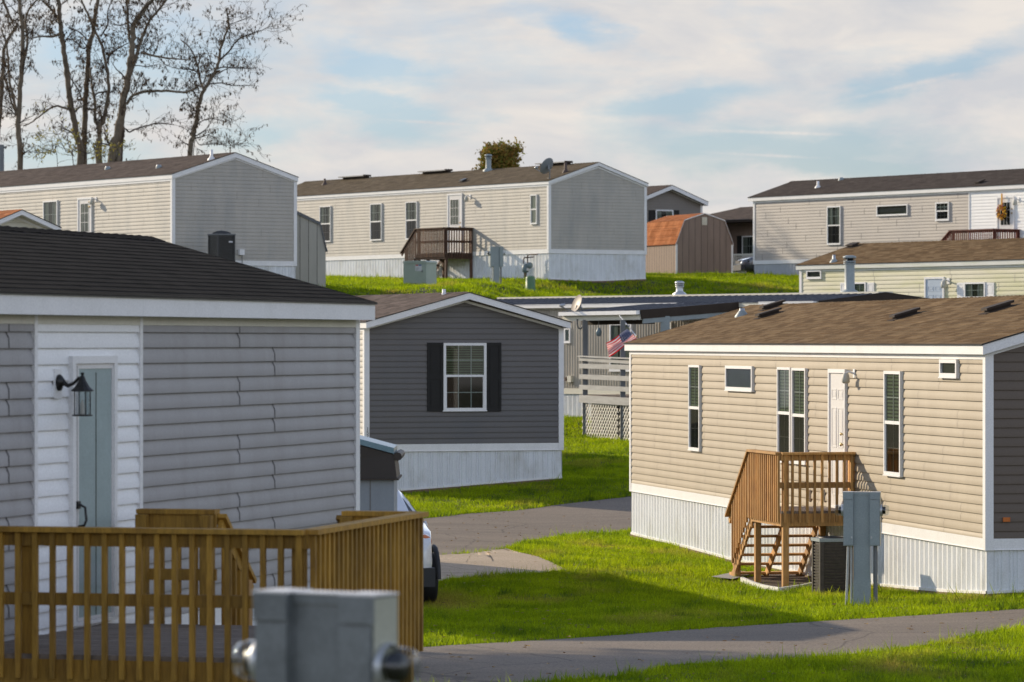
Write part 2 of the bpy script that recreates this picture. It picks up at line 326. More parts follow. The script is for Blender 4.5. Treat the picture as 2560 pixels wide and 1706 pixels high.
def empty(name, loc, rz=0, label=None, cat=None, group=None):
    o=bpy.data.objects.new(name,None); COL.objects.link(o); o.location=loc; o.rotation_euler=(0,0,rz); o.empty_display_size=.3
    return tag(o,label,cat,group)
def copy_tree(o, parent=None):
    c=o.copy(); COL.objects.link(c); c.parent=parent
    for ch in list(o.children): copy_tree(ch,c)
    return c

# ---------------------------------------------------------------- terrain
def P(px, py, Y): return Vector(((px-CX)*Y/FP, Y, (HY-py)*Y/FP))
CP = [(6.4,53.7,-3.47),(2.25,74.9,-3.69),(5.5,59.5,-3.69),(3.9,67.3,-3.77),(4.0,60.3,-3.75),(4.7,54,-3.6),(2.2,60,-3.74),
 (-3.13,85,-3.30),(1.08,86.6,-3.04),(1.95,106.5,-2.57),(1.65,113,-2.19),(4,104,-2.6),(.5,80,-3.48),(-1.5,75,-3.55),(.5,66,-3.6),(0,57,-3.58),(-1,53.5,-3.57),
 (0,47,-3.52),(3,49,-3.5),(5,41,-3.43),(6,38,-3.35),(0,40,-3.45),(-3,30,-3.5),(-2,20,-3.0),(-.6,13.9,-2.44),(0,4,-1.8),(0,-8,-1.65),(-8,5,-1.7),(8,5,-1.8),(5,20,-2.9),(5,30,-3.25),
 (8,47,-3.4),(12,55,-3.4),(14,75,-3.5),(13,95,-2.6),(-8,55,-3.5),(-8,70,-3.5),(-9,85,-3.2),(-12,30,-3.2),(-12,45,-3.4),(12,30,-3.1),(-5,100,-2.6),(-14,100,-2.4),
 (14,116,-1.1),(19,110,-1.3),(9.5,124.5,-.8),(22,122,-1.0),(8,112,-1.6),
 (9.5,140,.6),(16,140,.6),(24,140,.6),(1.4,150,2.26),(2.6,148.6,1.86),(3.4,147.3,1.62),(4.2,149,1.75),(5.1,152.4,2.31),(7,149,1.78),(9.5,149,1.78),(13,150,1.8),(20,150,1.8)]
for x in (-2,3,7): CP += [(x,119,-1.9),(x,127.2,-.3)]
for x in (-8,-14): CP += [(x,107,-1.8),(x,115,.9),(x,119,1.75),(x,126,1.95)]
for x in (-4,-1): CP += [(x,131,1.48),(x,134,1.74)]
for x in (2.5,5.5,9): CP += [(x,133,-.2),(x,141,1.0)]
for x in (-20,-10,-4,-.5): CP += [(x,141,2.0),(x,150,2.2)]
for x in (-20,-10,-4,2,8,14,22): CP += [(x,158,2.42),(x,168,2.75),(x,185,2.95)]
for x in (-60,-30,0,30,60): CP += [(x,230,3.1),(x,400,3.2),(x,900,3.2)]
for x in (-60,60): CP += [(x,0,-2.5),(x,60,-3),(x,110,-1.5),(x,150,2.2)]
_c=np.array(CP); _xy=_c[:,:2]; _n=len(_c)
_A=np.zeros((_n+3,_n+3)); _d=np.sqrt(((_xy[:,None]-_xy[None])**2).sum(2)+.5)
_A[:_n,:_n]=_d; _A[:_n,_n]=1; _A[:_n,_n+1:]=_xy; _A[_n,:_n]=1; _A[_n+1:,:_n]=_xy.T
_A[:_n,:_n]+=0
_w=np.linalg.solve(_A,np.concatenate([_c[:,2],[0,0,0]]))
def hgt(x,y):
    x=np.asarray(x,float); y=np.asarray(y,float); sh=x.shape
    x=x.ravel(); y=y.ravel(); out=np.empty(len(x))
    for i in range(0,len(x),20000):
        a=x[i:i+20000]; b=y[i:i+20000]
        d=np.sqrt((a[:,None]-_xy[:,0])**2+(b[:,None]-_xy[:,1])**2+.5)
        out[i:i+20000]=d@_w[:_n]+_w[_n]+a*_w[_n+1]+b*_w[_n+2]
    return out.reshape(sh)
def h1(x,y): return float(hgt(np.array([x]),np.array([y]))[0])
def GP(px,py,y0=36,y1=135):
    """first point of the ground seen at photo pixel (px,py), between depths y0 and y1"""
    ys=np.linspace(y0,y1,800); xs=(px-CX)*ys/FP; zs=(HY-py)*ys/FP
    g=hgt(xs,ys); k=np.where(zs<=g)[0]; i=k[0] if len(k) else 799
    return (xs[i],ys[i])
def inpoly(x,y,poly):
    r=np.zeros(x.shape,bool); n=len(poly); j=n-1
    for i in range(n):
        xi,yi=poly[i]; xj,yj=poly[j]
        c=((yi>y)!=(yj>y))&(x<(xj-xi)*(y-yi)/(yj-yi+1e-12)+xi); r^=c; j=i
    return r
def resamp(pl,n):
    p=np.array(pl,float); s=np.r_[0,np.cumsum(np.hypot(*np.diff(p,axis=0).T))]; t=np.linspace(0,s[-1],n)
    return np.c_[np.interp(t,s,p[:,0]),np.interp(t,s,p[:,1])]
# ---------------------------------------------------------------- mobile homes
class House:
    """local axes: x across the width, y along the length, z up from the foot of the siding.
       faces: L (x=0), R (x=W), N (y=0), F (y=Len)"""
    def __init__(s, name, label, cat, corner, Y, zs, alpha, W, Len, H, anchor='N', aface='L', mats=None, fh=.15, oe=.12, orake=.1,
                 slope=.3, course=.127, depth=1.3, longmat=None, group='mobile homes on the hillside', gable_sections=None):
        s.joints=None; s.lap=1.0; s.W,s.Len,s.H,s.fh,s.oe,s.orake,s.slope,s.course,s.depth=W,Len,H,fh,oe,orake,slope,course,depth
        s.a=alpha; c,sn=math.cos(alpha),math.sin(alpha)
        s.ex=Vector((c,sn,0)); s.ey=Vector((-sn,c,0))
        X=(corner-CX)*Y/FP
        o=Vector((X,Y,zs))
        if aface=='R': o-=s.ex*W
        if anchor=='F': o-=s.ey*Len
        s.o=o; s.mats=dict(wall='cream',seam='creamseam',trim='trim',roof='shbrown',skirt='skirt',end=None,fascia='trim'); s.mats.update(mats or {})
        s.root=empty(name,o,alpha,label,cat,group)
        s.zr=H+fh+slope*(W/2+oe)
    def loc(s,p):
        d=Vector(p)-s.o; return Vector((d.dot(s.ex),d.dot(s.ey),d.z))
    def wld(s,p): return s.o+s.ex*p[0]+s.ey*p[1]+Vector((0,0,p[2]))
    def fp(s,face):
        W,L=s.W,s.Len
        return {'L':lambda t,z,o:(-o,t,z),'R':lambda t,z,o:(W+o,t,z),'N':lambda t,z,o:(t,-o,z),'F':lambda t,z,o:(t,L+o,z)}[face]
    def ray(s,px,py):
        O=s.loc((0,0,0)); d=Vector(((px-CX)/FP,1,(HY-py)/FP)); return O,Vector((d.dot(s.ex),d.dot(s.ey),d.z))
    def onwall(s,face,px,py,out=0):
        O,d=s.ray(px,py)
        if face in 'LR': t=((-out if face=='L' else s.W+out)-O.x)/d.x; return O.y+t*d.y, O.z+t*d.z
        t=((-out if face=='N' else s.Len+out)-O.y)/d.y; return O.x+t*d.x, O.z+t*d.z
    def rect(s,face,x0,y0,x1,y1):
        a=s.onwall(face,x0,y0); b=s.onwall(face,x1,y1); c=s.onwall(face,x0,y1); d=s.onwall(face,x1,y0)
        return min(a[0],b[0]),max(a[0],b[0]),(b[1]+c[1])/2,(a[1]+d[1])/2
    def onroof(s,px,py,side='L'):
        O,d=s.ray(px,py); k=s.slope; z0=s.H+s.fh
        if side=='L': # z = z0 + k*(x+oe)
            t=(z0+k*(O.x+s.oe)-O.z)/(d.z-k*d.x)
        else: t=(z0+k*(s.W+s.oe-O.x)-O.z)/(d.z+k*d.x)
        p=O+d*t; return p
    def fbox(s,mb,face,t0,t1,z0,z1,o0,o1,m=''):
        f=s.fp(face); mb.hexa([Vector(f(*q)) for q in ((t0,z0,o0),(t1,z0,o0),(t1,z0,o1),(t0,z0,o1),(t0,z1,o0),(t1,z1,o0),(t1,z1,o1),(t0,z1,o1))],m)
    def siding(s,mb,face,lim,z0,z1,m,seam,seed=0):
        f=s.fp(face); c=s.course; r=random.Random(seed+int(s.o.y*7)); n=int(math.ceil((z1-z0)/c)); q_=s.lap; prof=[(0,.0008),(.07,.0012),(.46,.0185*q_),(1,.022*q_)]
        js=[]
        for k in range(n):
            zt=z1-k*c; zb=max(z0,zt-c)
            if (k%2)==0:
                a,b=lim(zb); js=[]
                if s.joints: js=s.joints[(k//2)%len(s.joints)]
                else:
                    q=a+[.9,2.1,3.0,1.5][(k//2)%4]+r.uniform(-.25,.25)
                    while q<b-.2: js.append(q); q+=r.choice([3.66,3.66,2.9])
            vs=[];
            for fr,o in prof:
                z=zt-(zt-zb)*fr; a,b=lim(z)
                if b-a<.02: a=b=(a+b)/2
                vs+= [f(a,z,o),f(b,z,o)]
            mb.add(vs,[(0,1,3,2),(2,3,5,4),(4,5,7,6)],m,True)
            a,b=lim(zb)
            mb.add([f(a,zb,.022*q_),f(b,zb,.022*q_),f(b,zb+.001,.0005),f(a,zb+.001,.0005)],[(0,1,2,3)],m)
            for q in (js if seam else ()):
                a,b=lim(zt)
                if a+.05<q<b-.05:
                    w=.006 if s.lap==1 else .010; mb.add([f(q-w,zt-.004,.004),f(q+w,zt-.004,.004),f(q-w+.008,zt-.41*(zt-zb),.0185*q_+.002),f(q+w+.008,zt-.41*(zt-zb),.0185*q_+.002),f(q-w,zb,.022*q_+.002),f(q+w,zb,.022*q_+.002)],[(0,1,3,2),(2,3,5,4)],seam)
    def gablelim(s,pad=.0):
        def lim(z):
            top=s.H+s.fh-.03-pad
            x=0 if z<=top else (z-top)/s.slope
            x=max(x-s.oe*0,0); return (min(x,s.W/2),max(s.W-x,s.W/2))
        return lim
    def shell(s,sections=None,sface='L',ridge_cap=True,frieze=True,skirt=True,ground_trim=False):
        m=s.mats; W,L,H=s.W,s.Len,s.H
        mb=MB()
        # closed inner box behind the siding
        g=s.zr-.05
        mb.add([(0,0,-.02),(W,0,-.02),(W,L,-.02),(0,L,-.02),(0,0,H+s.fh-.02),(W,0,H+s.fh-.02),(W,L,H+s.fh-.02),(0,L,H+s.fh-.02),(W/2,0,g),(W/2,L,g)],
               [(0,1,2,3),(0,1,5,8,4),(3,2,6,9,7),(0,3,7,4),(1,2,6,5)],m['wall'])
        secs=sections or [(0,L,m['wall'],m['seam'])]
        for i,(a,b,mm,sm) in enumerate(secs): s.siding(mb,sface,lambda z,a=a,b=b:(a,b),0,H,mm,sm,i)
        other='R' if sface=='L' else 'L'
        s.siding(mb,other,lambda z:(0,L),0,H,m['wall'],m['seam'],9)
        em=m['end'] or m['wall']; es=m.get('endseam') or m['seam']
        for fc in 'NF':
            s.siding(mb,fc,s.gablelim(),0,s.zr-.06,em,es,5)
        mb.build('wall',None,s.root)
        # corner posts and trim
        mb=MB(); t=m['trim']; w=.085; dd=.032
        for fc in ('L','R'):
            for a,b in ((0,w),(L-w,L)): s.fbox(mb,fc,a,b,-.16,H,0,dd,t)
        for fc in 'NF':
            for a,b in ((-dd,w),(W-w,W+dd)): s.fbox(mb,fc,a,b,-.16,H+.02,.001,dd,t)
        for (a,b,mm,sm) in secs[1:]: s.fbox(mb,sface,a-.03,a+.03,0,H,.001,.034,t)
        # j-trim along the rake
        for fc in 'NF':
            f=s.fp(fc)
            for sg in (0,1):
                x0,x1=(0,W/2) if sg==0 else (W,W/2)
                za=H+s.fh-.17; zb=s.zr-.19-s.oe*0
                mb.beam(f(x0,za+s.slope*s.oe,.014),f(x1,zb,.014),.026,.05,t)
        if frieze:
            for fc in 'LR': s.fbox(mb,fc,w,L-w,H-.07,H,.0225,.031,m.get('frieze',t))
        mb.build('corner_trim',None,s.root)
        # fascia boards
        mb=MB(); fm=m['fascia']; oe,ork,fh=s.oe,s.orake,s.fh
        for sx in (0,1):
            x=-oe if sx==0 else W+oe-.022
            y=-ork; 
            while y<L+ork-.01:
                y2=min(y+3.66,L+ork); mb.box((x,y+.0015,H),(x+.022,y2-.0015,H+fh-.005),fm); y=y2
            # soffit
            mb.box((-oe+.022,-ork,H+.012) if sx==0 else (W,-ork,H+.012),(0,L+ork,H+.022) if sx==0 else (W+oe-.022,L+ork,H+.022),fm)
        for yy in (-ork-.022,L+ork):
            for sg in (0,1):
                xa,xb=(-oe,W/2) if sg==0 else (W+oe,W/2)
                za,zb=H+fh-.005,s.zr-.005
                mb.prism([(xa,yy,za-fh),(xb,yy,zb-fh*1.02),(xb,yy,zb),(xa,yy,za)],(0,.022,0),fm)
            if ork>.15: # soffit under the gable overhang
                for sg in (0,1):
                    xa,xb=(-oe,W/2) if sg==0 else (W+oe,W/2); y0,y1=(-ork,-.002) if yy<0 else (L+.002,L+ork)
                    za,zb=H+fh-.03,s.zr-.03
                    mb.add([(xa,y0,za-.08),(xb,y0,zb-.08),(xb,y1,zb-.08),(xa,y1,za-.08),(xa,y0,za),(xb,y0,zb),(xb,y1,zb),(xa,y1,za)],[(0,1,2,3),(4,5,6,7),(0,1,5,4),(3,2,6,7)],fm)
        mb.build('fascia',None,s.root)
        s.roof()
        if skirt: s.skirting(ground_trim)
    def roof(s):
        m=s.mats; W,L=s.W,s.Len; mb=MB(); oe,ork=s.oe+.02,s.orake+.035; k=s.slope; z0=s.H+s.fh-k*.02
        half=W/2+oe; n=int(round(half/.137)); y0,y1=-ork,L+ork; r=random.Random(3)
        for sg in (1,-1):
            X=lambda d: -oe+d if sg==1 else W+oe-d
            for i in range(n):
                d0=half*i/n; d1=half*(i+1)/n; za=z0+k*d0+.0075; zb=z0+k*d1+.0035
                vs=[(X(d0),y0,za),(X(d0),y1,za),(X(d1),y1,zb),(X(d1),y0,zb),(X(d0),y0,za-.010),(X(d0),y1,za-.010)]
                mb.add(vs,[(0,1,2,3),(0,1,5,4)],m['roof'])
            mb.add([(X(0),y0,z0-.012),(X(half),y0,z0+k*half-.012),(X(half),y0,z0+k*half+.006),(X(0),y0,z0+.01),
                    (X(0),y1,z0-.012),(X(half),y1,z0+k*half-.012),(X(half),y1,z0+k*half+.006),(X(0),y1,z0+.01)],[(0,1,2,3),(4,5,6,7),(0,1,5,4),(0,3,7,4)],'blackmetal')
        mb.build('roof',None,s.root)
        mb=MB(); zt=z0+k*half; y=y0; w=.15
        while y<y1-.05:
            y2=min(y+.2,y1); h=.006+r.uniform(0,.006); a=.004
            mb.add([(W/2-w,y,zt-k*w+a),(W/2,y,zt+a+h*.3),(W/2+w,y,zt-k*w+a),(W/2-w,y2+.02,zt-k*w+a+h),(W/2,y2+.02,zt+a+h+.006),(W/2+w,y2+.02,zt-k*w+a+h),
                    (W/2-w,y2+.02,zt-k*w),(W/2,y2+.02,zt),(W/2+w,y2+.02,zt-k*w)],[(0,1,4,3),(1,2,5,4),(3,4,7,6),(4,5,8,7),(0,3,6),(2,5,8)],m['roof'])
            y=y2
        mb.build('ridge_cap',None,s.root)
    def skirting(s,ground_trim=False):
        m=s.mats; mb=MB(); d=-s.depth; ins=.03
        pat=[(.085,0),(.008,-.012),(.014,-.012),(.008,0),(.022,0),(.008,-.012),(.014,-.012),(.008,0),(.022,0),(.008,-.012),(.014,-.012),(.008,0)]
        for fc in 'LRNF':
            f=s.fp(fc); T=s.Len if fc in 'LR' else s.W; t=0; o=0; pts=[(0,0)]; i=0
            while t<T:
                dt,o2=pat[i%len(pat)]; t=min(t+dt,T); pts.append((t,o2)); i+=1
            vs=[]; 
            for t,o in pts: vs+=[f(t,-.13,o-.004),f(t,d,o-.004)]
            mb.add(vs,[(2*j,2*j+2,2*j+3,2*j+1) for j in range(len(pts)-1)],m['skirt'])
        mb.build('skirting',None,s.root)
        mb=MB()
        for fc in 'LRNF':
            T=s.Len if fc in 'LR' else s.W; e=0 if fc in 'LR' else .03
            s.fbox(mb,fc,-e,T+e,-.15,-.001,-.02,.022,m.get('band','trim'))
            s.fbox(mb,fc,-e,T+e,-.158,-.15,-.02,.034,m.get('band','trim'))
        mb.build('skirting_band',None,s.root)
        if ground_trim:
            mb=MB()
            for fc in ground_trim:
                f=s.fp(fc); T=s.Len if fc in 'LR' else s.W; n=40
                for i in range(n):
                    t0,t1=T*i/n,T*(i+1)/n; w0=s.wld(f(t0,0,0)); w1=s.wld(f(t1,0,0)); g0=h1(w0.x,w0.y)-s.o.z+.06; g1=h1(w1.x,w1.y)-s.o.z+.06
                    for (a,b,o,mm) in ((0,.04,.016,'trim'),(-.3,-.001,.03,'footing')):
                        mb.add([f(t0,g0+a,o),f(t1,g1+a,o),f(t1,g1+b,o),f(t0,g0+b,o),f(t0,g0+b,-.01),f(t1,g1+b,-.01)],[(0,1,2,3),(3,2,5,4)],mm)
            mb.build('skirting_foot',None,s.root)
    # ---- openings
    def window(s,face,px,grid=(2,2),meet=None,shade='curtain',frame=.045,lower_grid=True,glass='glass',back='dark',fm=None,split=None,lower_glass='glassdark'):
        t0,t1,z0,z1=s.rect(face,*px); fm=fm or s.mats['trim']; f=s.fp(face)
        w=MB(); fw=frame
        for a in ((t0,t0+fw,z0,z1),(t1-fw,t1,z0,z1),(t0+fw,t1-fw,z0,z0+fw),(t0+fw,t1-fw,z1-fw,z1)): s.fbox(w,face,a[0],a[1],a[2],a[3],.004,.062,fm)
        s.fbox(w,face,t0-.015,t1+.015,z0-.02,z0-.001,.004,.07,fm)
        a,b,c,d=t0+fw,t1-fw,z0+fw,z1-fw
        zones=[(c,d,grid,glass)]
        if meet is not None:
            if face in 'LR' or face in 'NF': zm=s.onwall(face,(px[0]+px[2])/2,meet)[1]
            s.fbox(w,face,a,b,zm-.024,zm+.024,.02,.056,fm)
            zones=[(zm+.024,d,grid,glass),(c,zm-.024,grid if lower_grid else (1,1),lower_glass)]
            s.fbox(w,face,a,a+.022,c,zm-.024,.03,.046,fm); s.fbox(w,face,b-.022,b,c,zm-.024,.03,.046,fm)
        for (c0,d0,g,_) in zones:
            for i in range(1,g[0]): q=a+(b-a)*i/g[0]; s.fbox(w,face,q-.008,q+.008,c0,d0,.028,.0375,fm)
            for i in range(1,g[1]): q=c0+(d0-c0)*i/g[1]; s.fbox(w,face,a,b,q-.008,q+.008,.0285,.0380,fm)
        wo=w.build('window',None,s.root)
        p=MB()
        for (c0,d0,_,g) in zones: p.add([f(a,c0,.040),f(b,c0,.040),f(b,d0,.040),f(a,d0,.040)],[(0,1,2,3)],g)
        p.build('pane',None,wo)
        q=MB(); q.add([f(a,c,.0228),f(b,c,.0228),f(b,d,.0228),f(a,d,.0228)],[(0,1,2,3)],back); q.build('dark_interior',None,wo)
        if shade=='blind':
            q=MB(); c0=zones[0][0]; n=int((d-c0)/.05)
            for i in range(n):
                z=d-(i+.5)*(d-c0)/n; q.add([f(a,z-.017,.0245),f(b,z-.017,.0245),f(b,z+.012,.0262),f(a,z+.012,.0262)],[(0,1,2,3)],'blind')
            q.build('blind',None,wo)
        elif shade=='curtain':
            q=MB(); n=14; rr=random.Random(int(px[0]))
            for lo,hi in ((a,a+(b-a)*rr.uniform(.22,.34)),(b-(b-a)*rr.uniform(.25,.42),b)):
                vs=[]
                for i in range(n+1): t=lo+(hi-lo)*i/n; o=.0255+.0012*math.sin(i*2.2); vs+=[f(t,c,o),f(t,d,o)]
                q.add(vs,[(2*i,2*i+2,2*i+3,2*i+1) for i in range(n)],'curtain',True)
            q.build('curtain',None,wo)
        elif shade=='full':
            q=MB(); q.add([f(a+.03,c,.025),f(b,c,.025),f(b,d,.025),f(a+.03,d,.025)],[(0,1,2,3)],'creamblind'); q.build('blind',None,wo)
        elif shade=='plants':
            q=MB(); rr=random.Random(4)
            for i in range(60):
                t=rr.uniform(a+.1,b-.05); z=c+rr.random()**2*.28*(d-c)*2; e=.03
                q.add([f(t,z,.0245),f(t+e,z+e*.4,.0255),f(t+.2*e,z+e,.0255)],[(0,1,2)],'plantgreen')
            q.build('pot_plant',None,wo)
        return wo
    def shutter(s,face,px,m='shutter'):
        t0,t1,z0,z1=s.rect(face,*px); w=MB(); e=.05; zm=(z0+z1)/2
        s.fbox(w,face,t0,t1,z0,z1,.002,.028,m)
        for a in ((t0,t0+e,z0,z1),(t1-e,t1,z0,z1),(t0+e,t1-e,z0,z0+e*1.3),(t0+e,t1-e,z1-e*1.3,z1),(t0+e,t1-e,zm-e,zm+e)): s.fbox(w,face,a[0],a[1],a[2],a[3],.0282,.040,m)
        for zc in ((z0+zm)/2,(zm+z1)/2): s.fbox(w,face,t0+e*1.7,t1-e*1.7,zc-(zm-z0)/2+e*2.1,zc+(zm-z0)/2-e*2.1,.0283,.036,m)
        return w.build('shutter',None,s.root)
    def door(s,face,px,style='panel',glasspx=None,grid=(3,3),m='door',knob='t0',handle=None,fm=None):
        t0,t1,z0,z1=s.rect(face,*px); fm=fm or s.mats['trim']; fw=.06; w=MB()
        for a in ((t0,t0+fw,z0,z1),(t1-fw,t1,z0,z1),(t0+fw,t1-fw,z1-fw,z1),(t0,t1,z0-.03,z0)): s.fbox(w,face,a[0],a[1],a[2],a[3],.003,.06,fm)
        w.build('door_frame',None,s.root)
        a,b,c,d=t0+fw,t1-fw,z0,z1-fw; w=MB(); f=s.fp(face); s.fbox(w,face,a,b,c,d,.003,.036,m)
        do=None
        if style=='panel':
            W_=b-a; Hh=d-c
            for fx in (.12,.55):
                for fz,fz2 in ((.80,.88),(.44,.74),(.08,.38)):
                    x0,x1_,y0,y1_=a+W_*fx,a+W_*(fx+.33),c+Hh*fz,c+Hh*fz2; e=.018
                    for q in ((x0,x0+e,y0,y1_),(x1_-e,x1_,y0,y1_),(x0+e,x1_-e,y0,y0+e),(x0+e,x1_-e,y1_-e,y1_)): s.fbox(w,face,q[0],q[1],q[2],q[3],.0362,.043,m)
                    s.fbox(w,face,x0+.045,x1_-.045,y0+.045,y1_-.045,.0362,.041,m)
            do=w.build('door',None,s.root)
        else:
            g0,g1,h0,h1_=s.rect(face,*glasspx)
            for q in ((g0-.025,g0,h0-.025,h1_+.025),(g1,g1+.025,h0-.025,h1_+.025),(g0,g1,h0-.025,h0),(g0,g1,h1_,h1_+.025)): s.fbox(w,face,q[0],q[1],q[2],q[3],.0362,.046,m)
            for i in range(1,grid[0]): q=g0+(g1-g0)*i/grid[0]; s.fbox(w,face,q-.007,q+.007,h0,h1_,.042,.048,m)
            for i in range(1,grid[1]): q=h0+(h1_-h0)*i/grid[1]; s.fbox(w,face,g0,g1,q-.007,q+.007,.0422,.0482,m)
            do=w.build('door',None,s.root)
            q=MB(); q.add([f(g0,h0,.0405),f(g1,h0,.0405),f(g1,h1_,.0405),f(g0,h1_,.0405)],[(0,1,2,3)],'glass'); q.build('pane',None,do)
            q=MB(); q.add([f(g0,h0,.0365),f(g1,h0,.0365),f(g1,h1_,.0365),f(g0,h1_,.0365)],[(0,1,2,3)],'dark'); q.build('dark_interior',None,do)
            if style=='curtained':
                q=MB(); n=12; vs=[]
                for i in range(n+1): t=g0+(g1-g0)*i/n; vs+=[f(t,h0,.038+.0008*math.sin(i*2.1)),f(t,h1_,.038+.0008*math.sin(i*2.1))]
                q.add(vs,[(2*i,2*i+2,2*i+3,2*i+1) for i in range(n) if i%4!=3],'curtain',True); q.build('curtain',None,do)
        kt=(a+.07) if knob=='t0' else (b-.07); kz=c+.95; w=MB()
        if handle: kz=s.onwall(face,px[0],handle)[1]
        ax=Vector(f(0,0,1))-Vector(f(0,0,0))
        for zz,rr in ((kz,.03),(kz+.16,.024)): w.lathe(f(kt,zz,.036),[(rr*1.1,0),(rr*1.1,.008),(rr*.5,.012),(rr*.5,.03),(rr,.036),(rr,.055),(0,.062)],10,'brass',ax); w.build('handle' if rr>.025 else 'deadbolt',None,do); w=MB()
        return do
    def light(s,face,px,py,size=1.0):
        t,z=s.onwall(face,px,py); f=s.fp(face); w=MB(); k=size
        s.fbox(w,face,t-.05*k,t+.05*k,z-.07*k,z+.07*k,.016,.03,'trim')
        w.tube([f(t,z,.03),f(t,z+.03*k,.09*k+.02),f(t,z,.14*k+.02)],.018*k,8,'trim')
        ax=Vector((0,0,-1)); w.lathe(f(t,z+.01,.14*k+.02),[(.025*k,0),(.05*k,.02*k),(.065*k,.09*k),(.065*k,.15*k),(.04*k,.17*k),(0,.17*k)],12,'creamblind',ax)
        return w.build('porch_light',None,s.root)
    def pipe(s,px,py,h=.35,r=.05,m='galv',side='L',cone=.14):
        p=s.onroof(px,py,side); w=MB(); w.lathe((p.x,p.y,p.z-.04),[(cone,0),(cone,.03),(r*1.3,.03+cone*.7),(r*1.2,.04+cone*.7)],12,'panelblue' if m=='galv' else m)
        w.lathe((p.x,p.y,p.z),[(r,0),(r,h),(r*.75,h),(r*.75,h-.06),(0,h-.06)],12,m); return w.build('vent_pipe',None,s.root)
    def boxvent(s,px,py,lx=.42,ly=.28,h=.09,m='brownmetal',side='L'):
        p=s.onroof(px,py,side); k=s.slope if side=='L' else -s.slope; w=MB()
        def sl(x0,x1,y0,y1,a,b):
            return [(p.x+x0,p.y+y0,p.z+k*x0+a),(p.x+x1,p.y+y0,p.z+k*x1+a),(p.x+x1,p.y+y1,p.z+k*x1+a),(p.x+x0,p.y+y1,p.z+k*x0+a),(p.x+x0,p.y+y0,p.z+k*x0+b),(p.x+x1,p.y+y0,p.z+k*x1+b),(p.x+x1,p.y+y1,p.z+k*x1+b),(p.x+x0,p.y+y1,p.z+k*x0+b)]
        w.hexa(sl(-lx/2+.04,lx/2-.04,-ly/2+.04,ly/2-.04,-.01,h*.6),m); w.hexa(sl(-lx/2,lx/2,-ly/2,ly/2,h*.6,h),m)
        w.hexa(sl(-lx/2-.03,lx/2+.03,-ly/2-.03,ly/2+.03,0,.014),'shblack'); return w.build('roof_vent',None,s.root)
    def flue(s,px,py,h,r=.09,m='galv',side='L',caps=2):
        p=s.onroof(px,py,side); w=MB(); q=(p.x,p.y,p.z)
        w.lathe(q,[(r*2,-.05),(r*2,.02),(r*1.05,.09),(r,.1),(r,h-.28*r/.09*.5)],18,m)
        z=h-.14*r/.09
        w.lathe(q,[(r*.8,h*.5),(r*.8,h),(0,h)],14,'blackmetal')
        w.lathe(q,[(r,z),(r*1.25,z+.01),(r*1.25,z+.035),(r,z+.04)],18,m); w.lathe(q,[(r,z+.055),(r*1.25,z+.06),(r*1.25,z+.085),(r,z+.09)],18,m)
        w.lathe(q,[(0,h+.03),(r*.7,h+.028),(r*1.3,h),(r*1.35,h-.05),(r*1.2,h-.05)],18,m)
        for k in range(4):
            a=k*math.pi/2+.4; w.beam((p.x+math.cos(a)*r*1.15,p.y+math.sin(a)*r*1.15,p.z+z),(p.x+math.cos(a)*r*1.15,p.y+math.sin(a)*r*1.15,p.z+h),.014,.014,m)
        return w.build('flue_pipe',None,s.root)

# ---------------------------------------------------------------- railings and porch decks
def railing(root,A,B,z0,hr,out,mat,sp=.12,bal=.036,posts=(0,1),rim=.20,cap=True,dz=0,capw=.13,post=.09,band=.09,midh=None,inset=0):
    """A,B: local (x,y); out: outward unit (x,y); balusters hang outside the rails from the cap to the rim"""
    A=Vector((*A,0)); B=Vector((*B,0)); d=(B-A); L=d.length; d.normalize(); n=Vector((*out,0)); Z=Vector((0,0,1))
    w=MB(); w.beam(A+Z*(z0+hr-.018)+n*.02,B+Z*(z0+hr-.018+dz)+n*.02,capw,.036,mat); w.build('top_rail',None,root)
    w=MB(); w.beam(A+Z*(z0+hr-.037-band/2),B+Z*(z0+hr-.037-band/2+dz),.036,band,mat); w.build('upper_rail',None,root)
    mh=midh if midh is not None else hr*.44
    w=MB(); w.beam(A+Z*(z0+mh),B+Z*(z0+mh+dz),.036,.09,mat); w.build('middle_rail',None,root)
    k=int(L/sp); 
    for i in range(k+1):
        t=(L-k*sp)/2+i*sp; p=A+d*t+n*.037; zz=dz*t/L
        w=MB(); w.beam(p+Z*(z0-rim*.85+zz),p+Z*(z0+hr-.04+zz),bal,bal,mat,up=n); w.build('baluster',None,root)
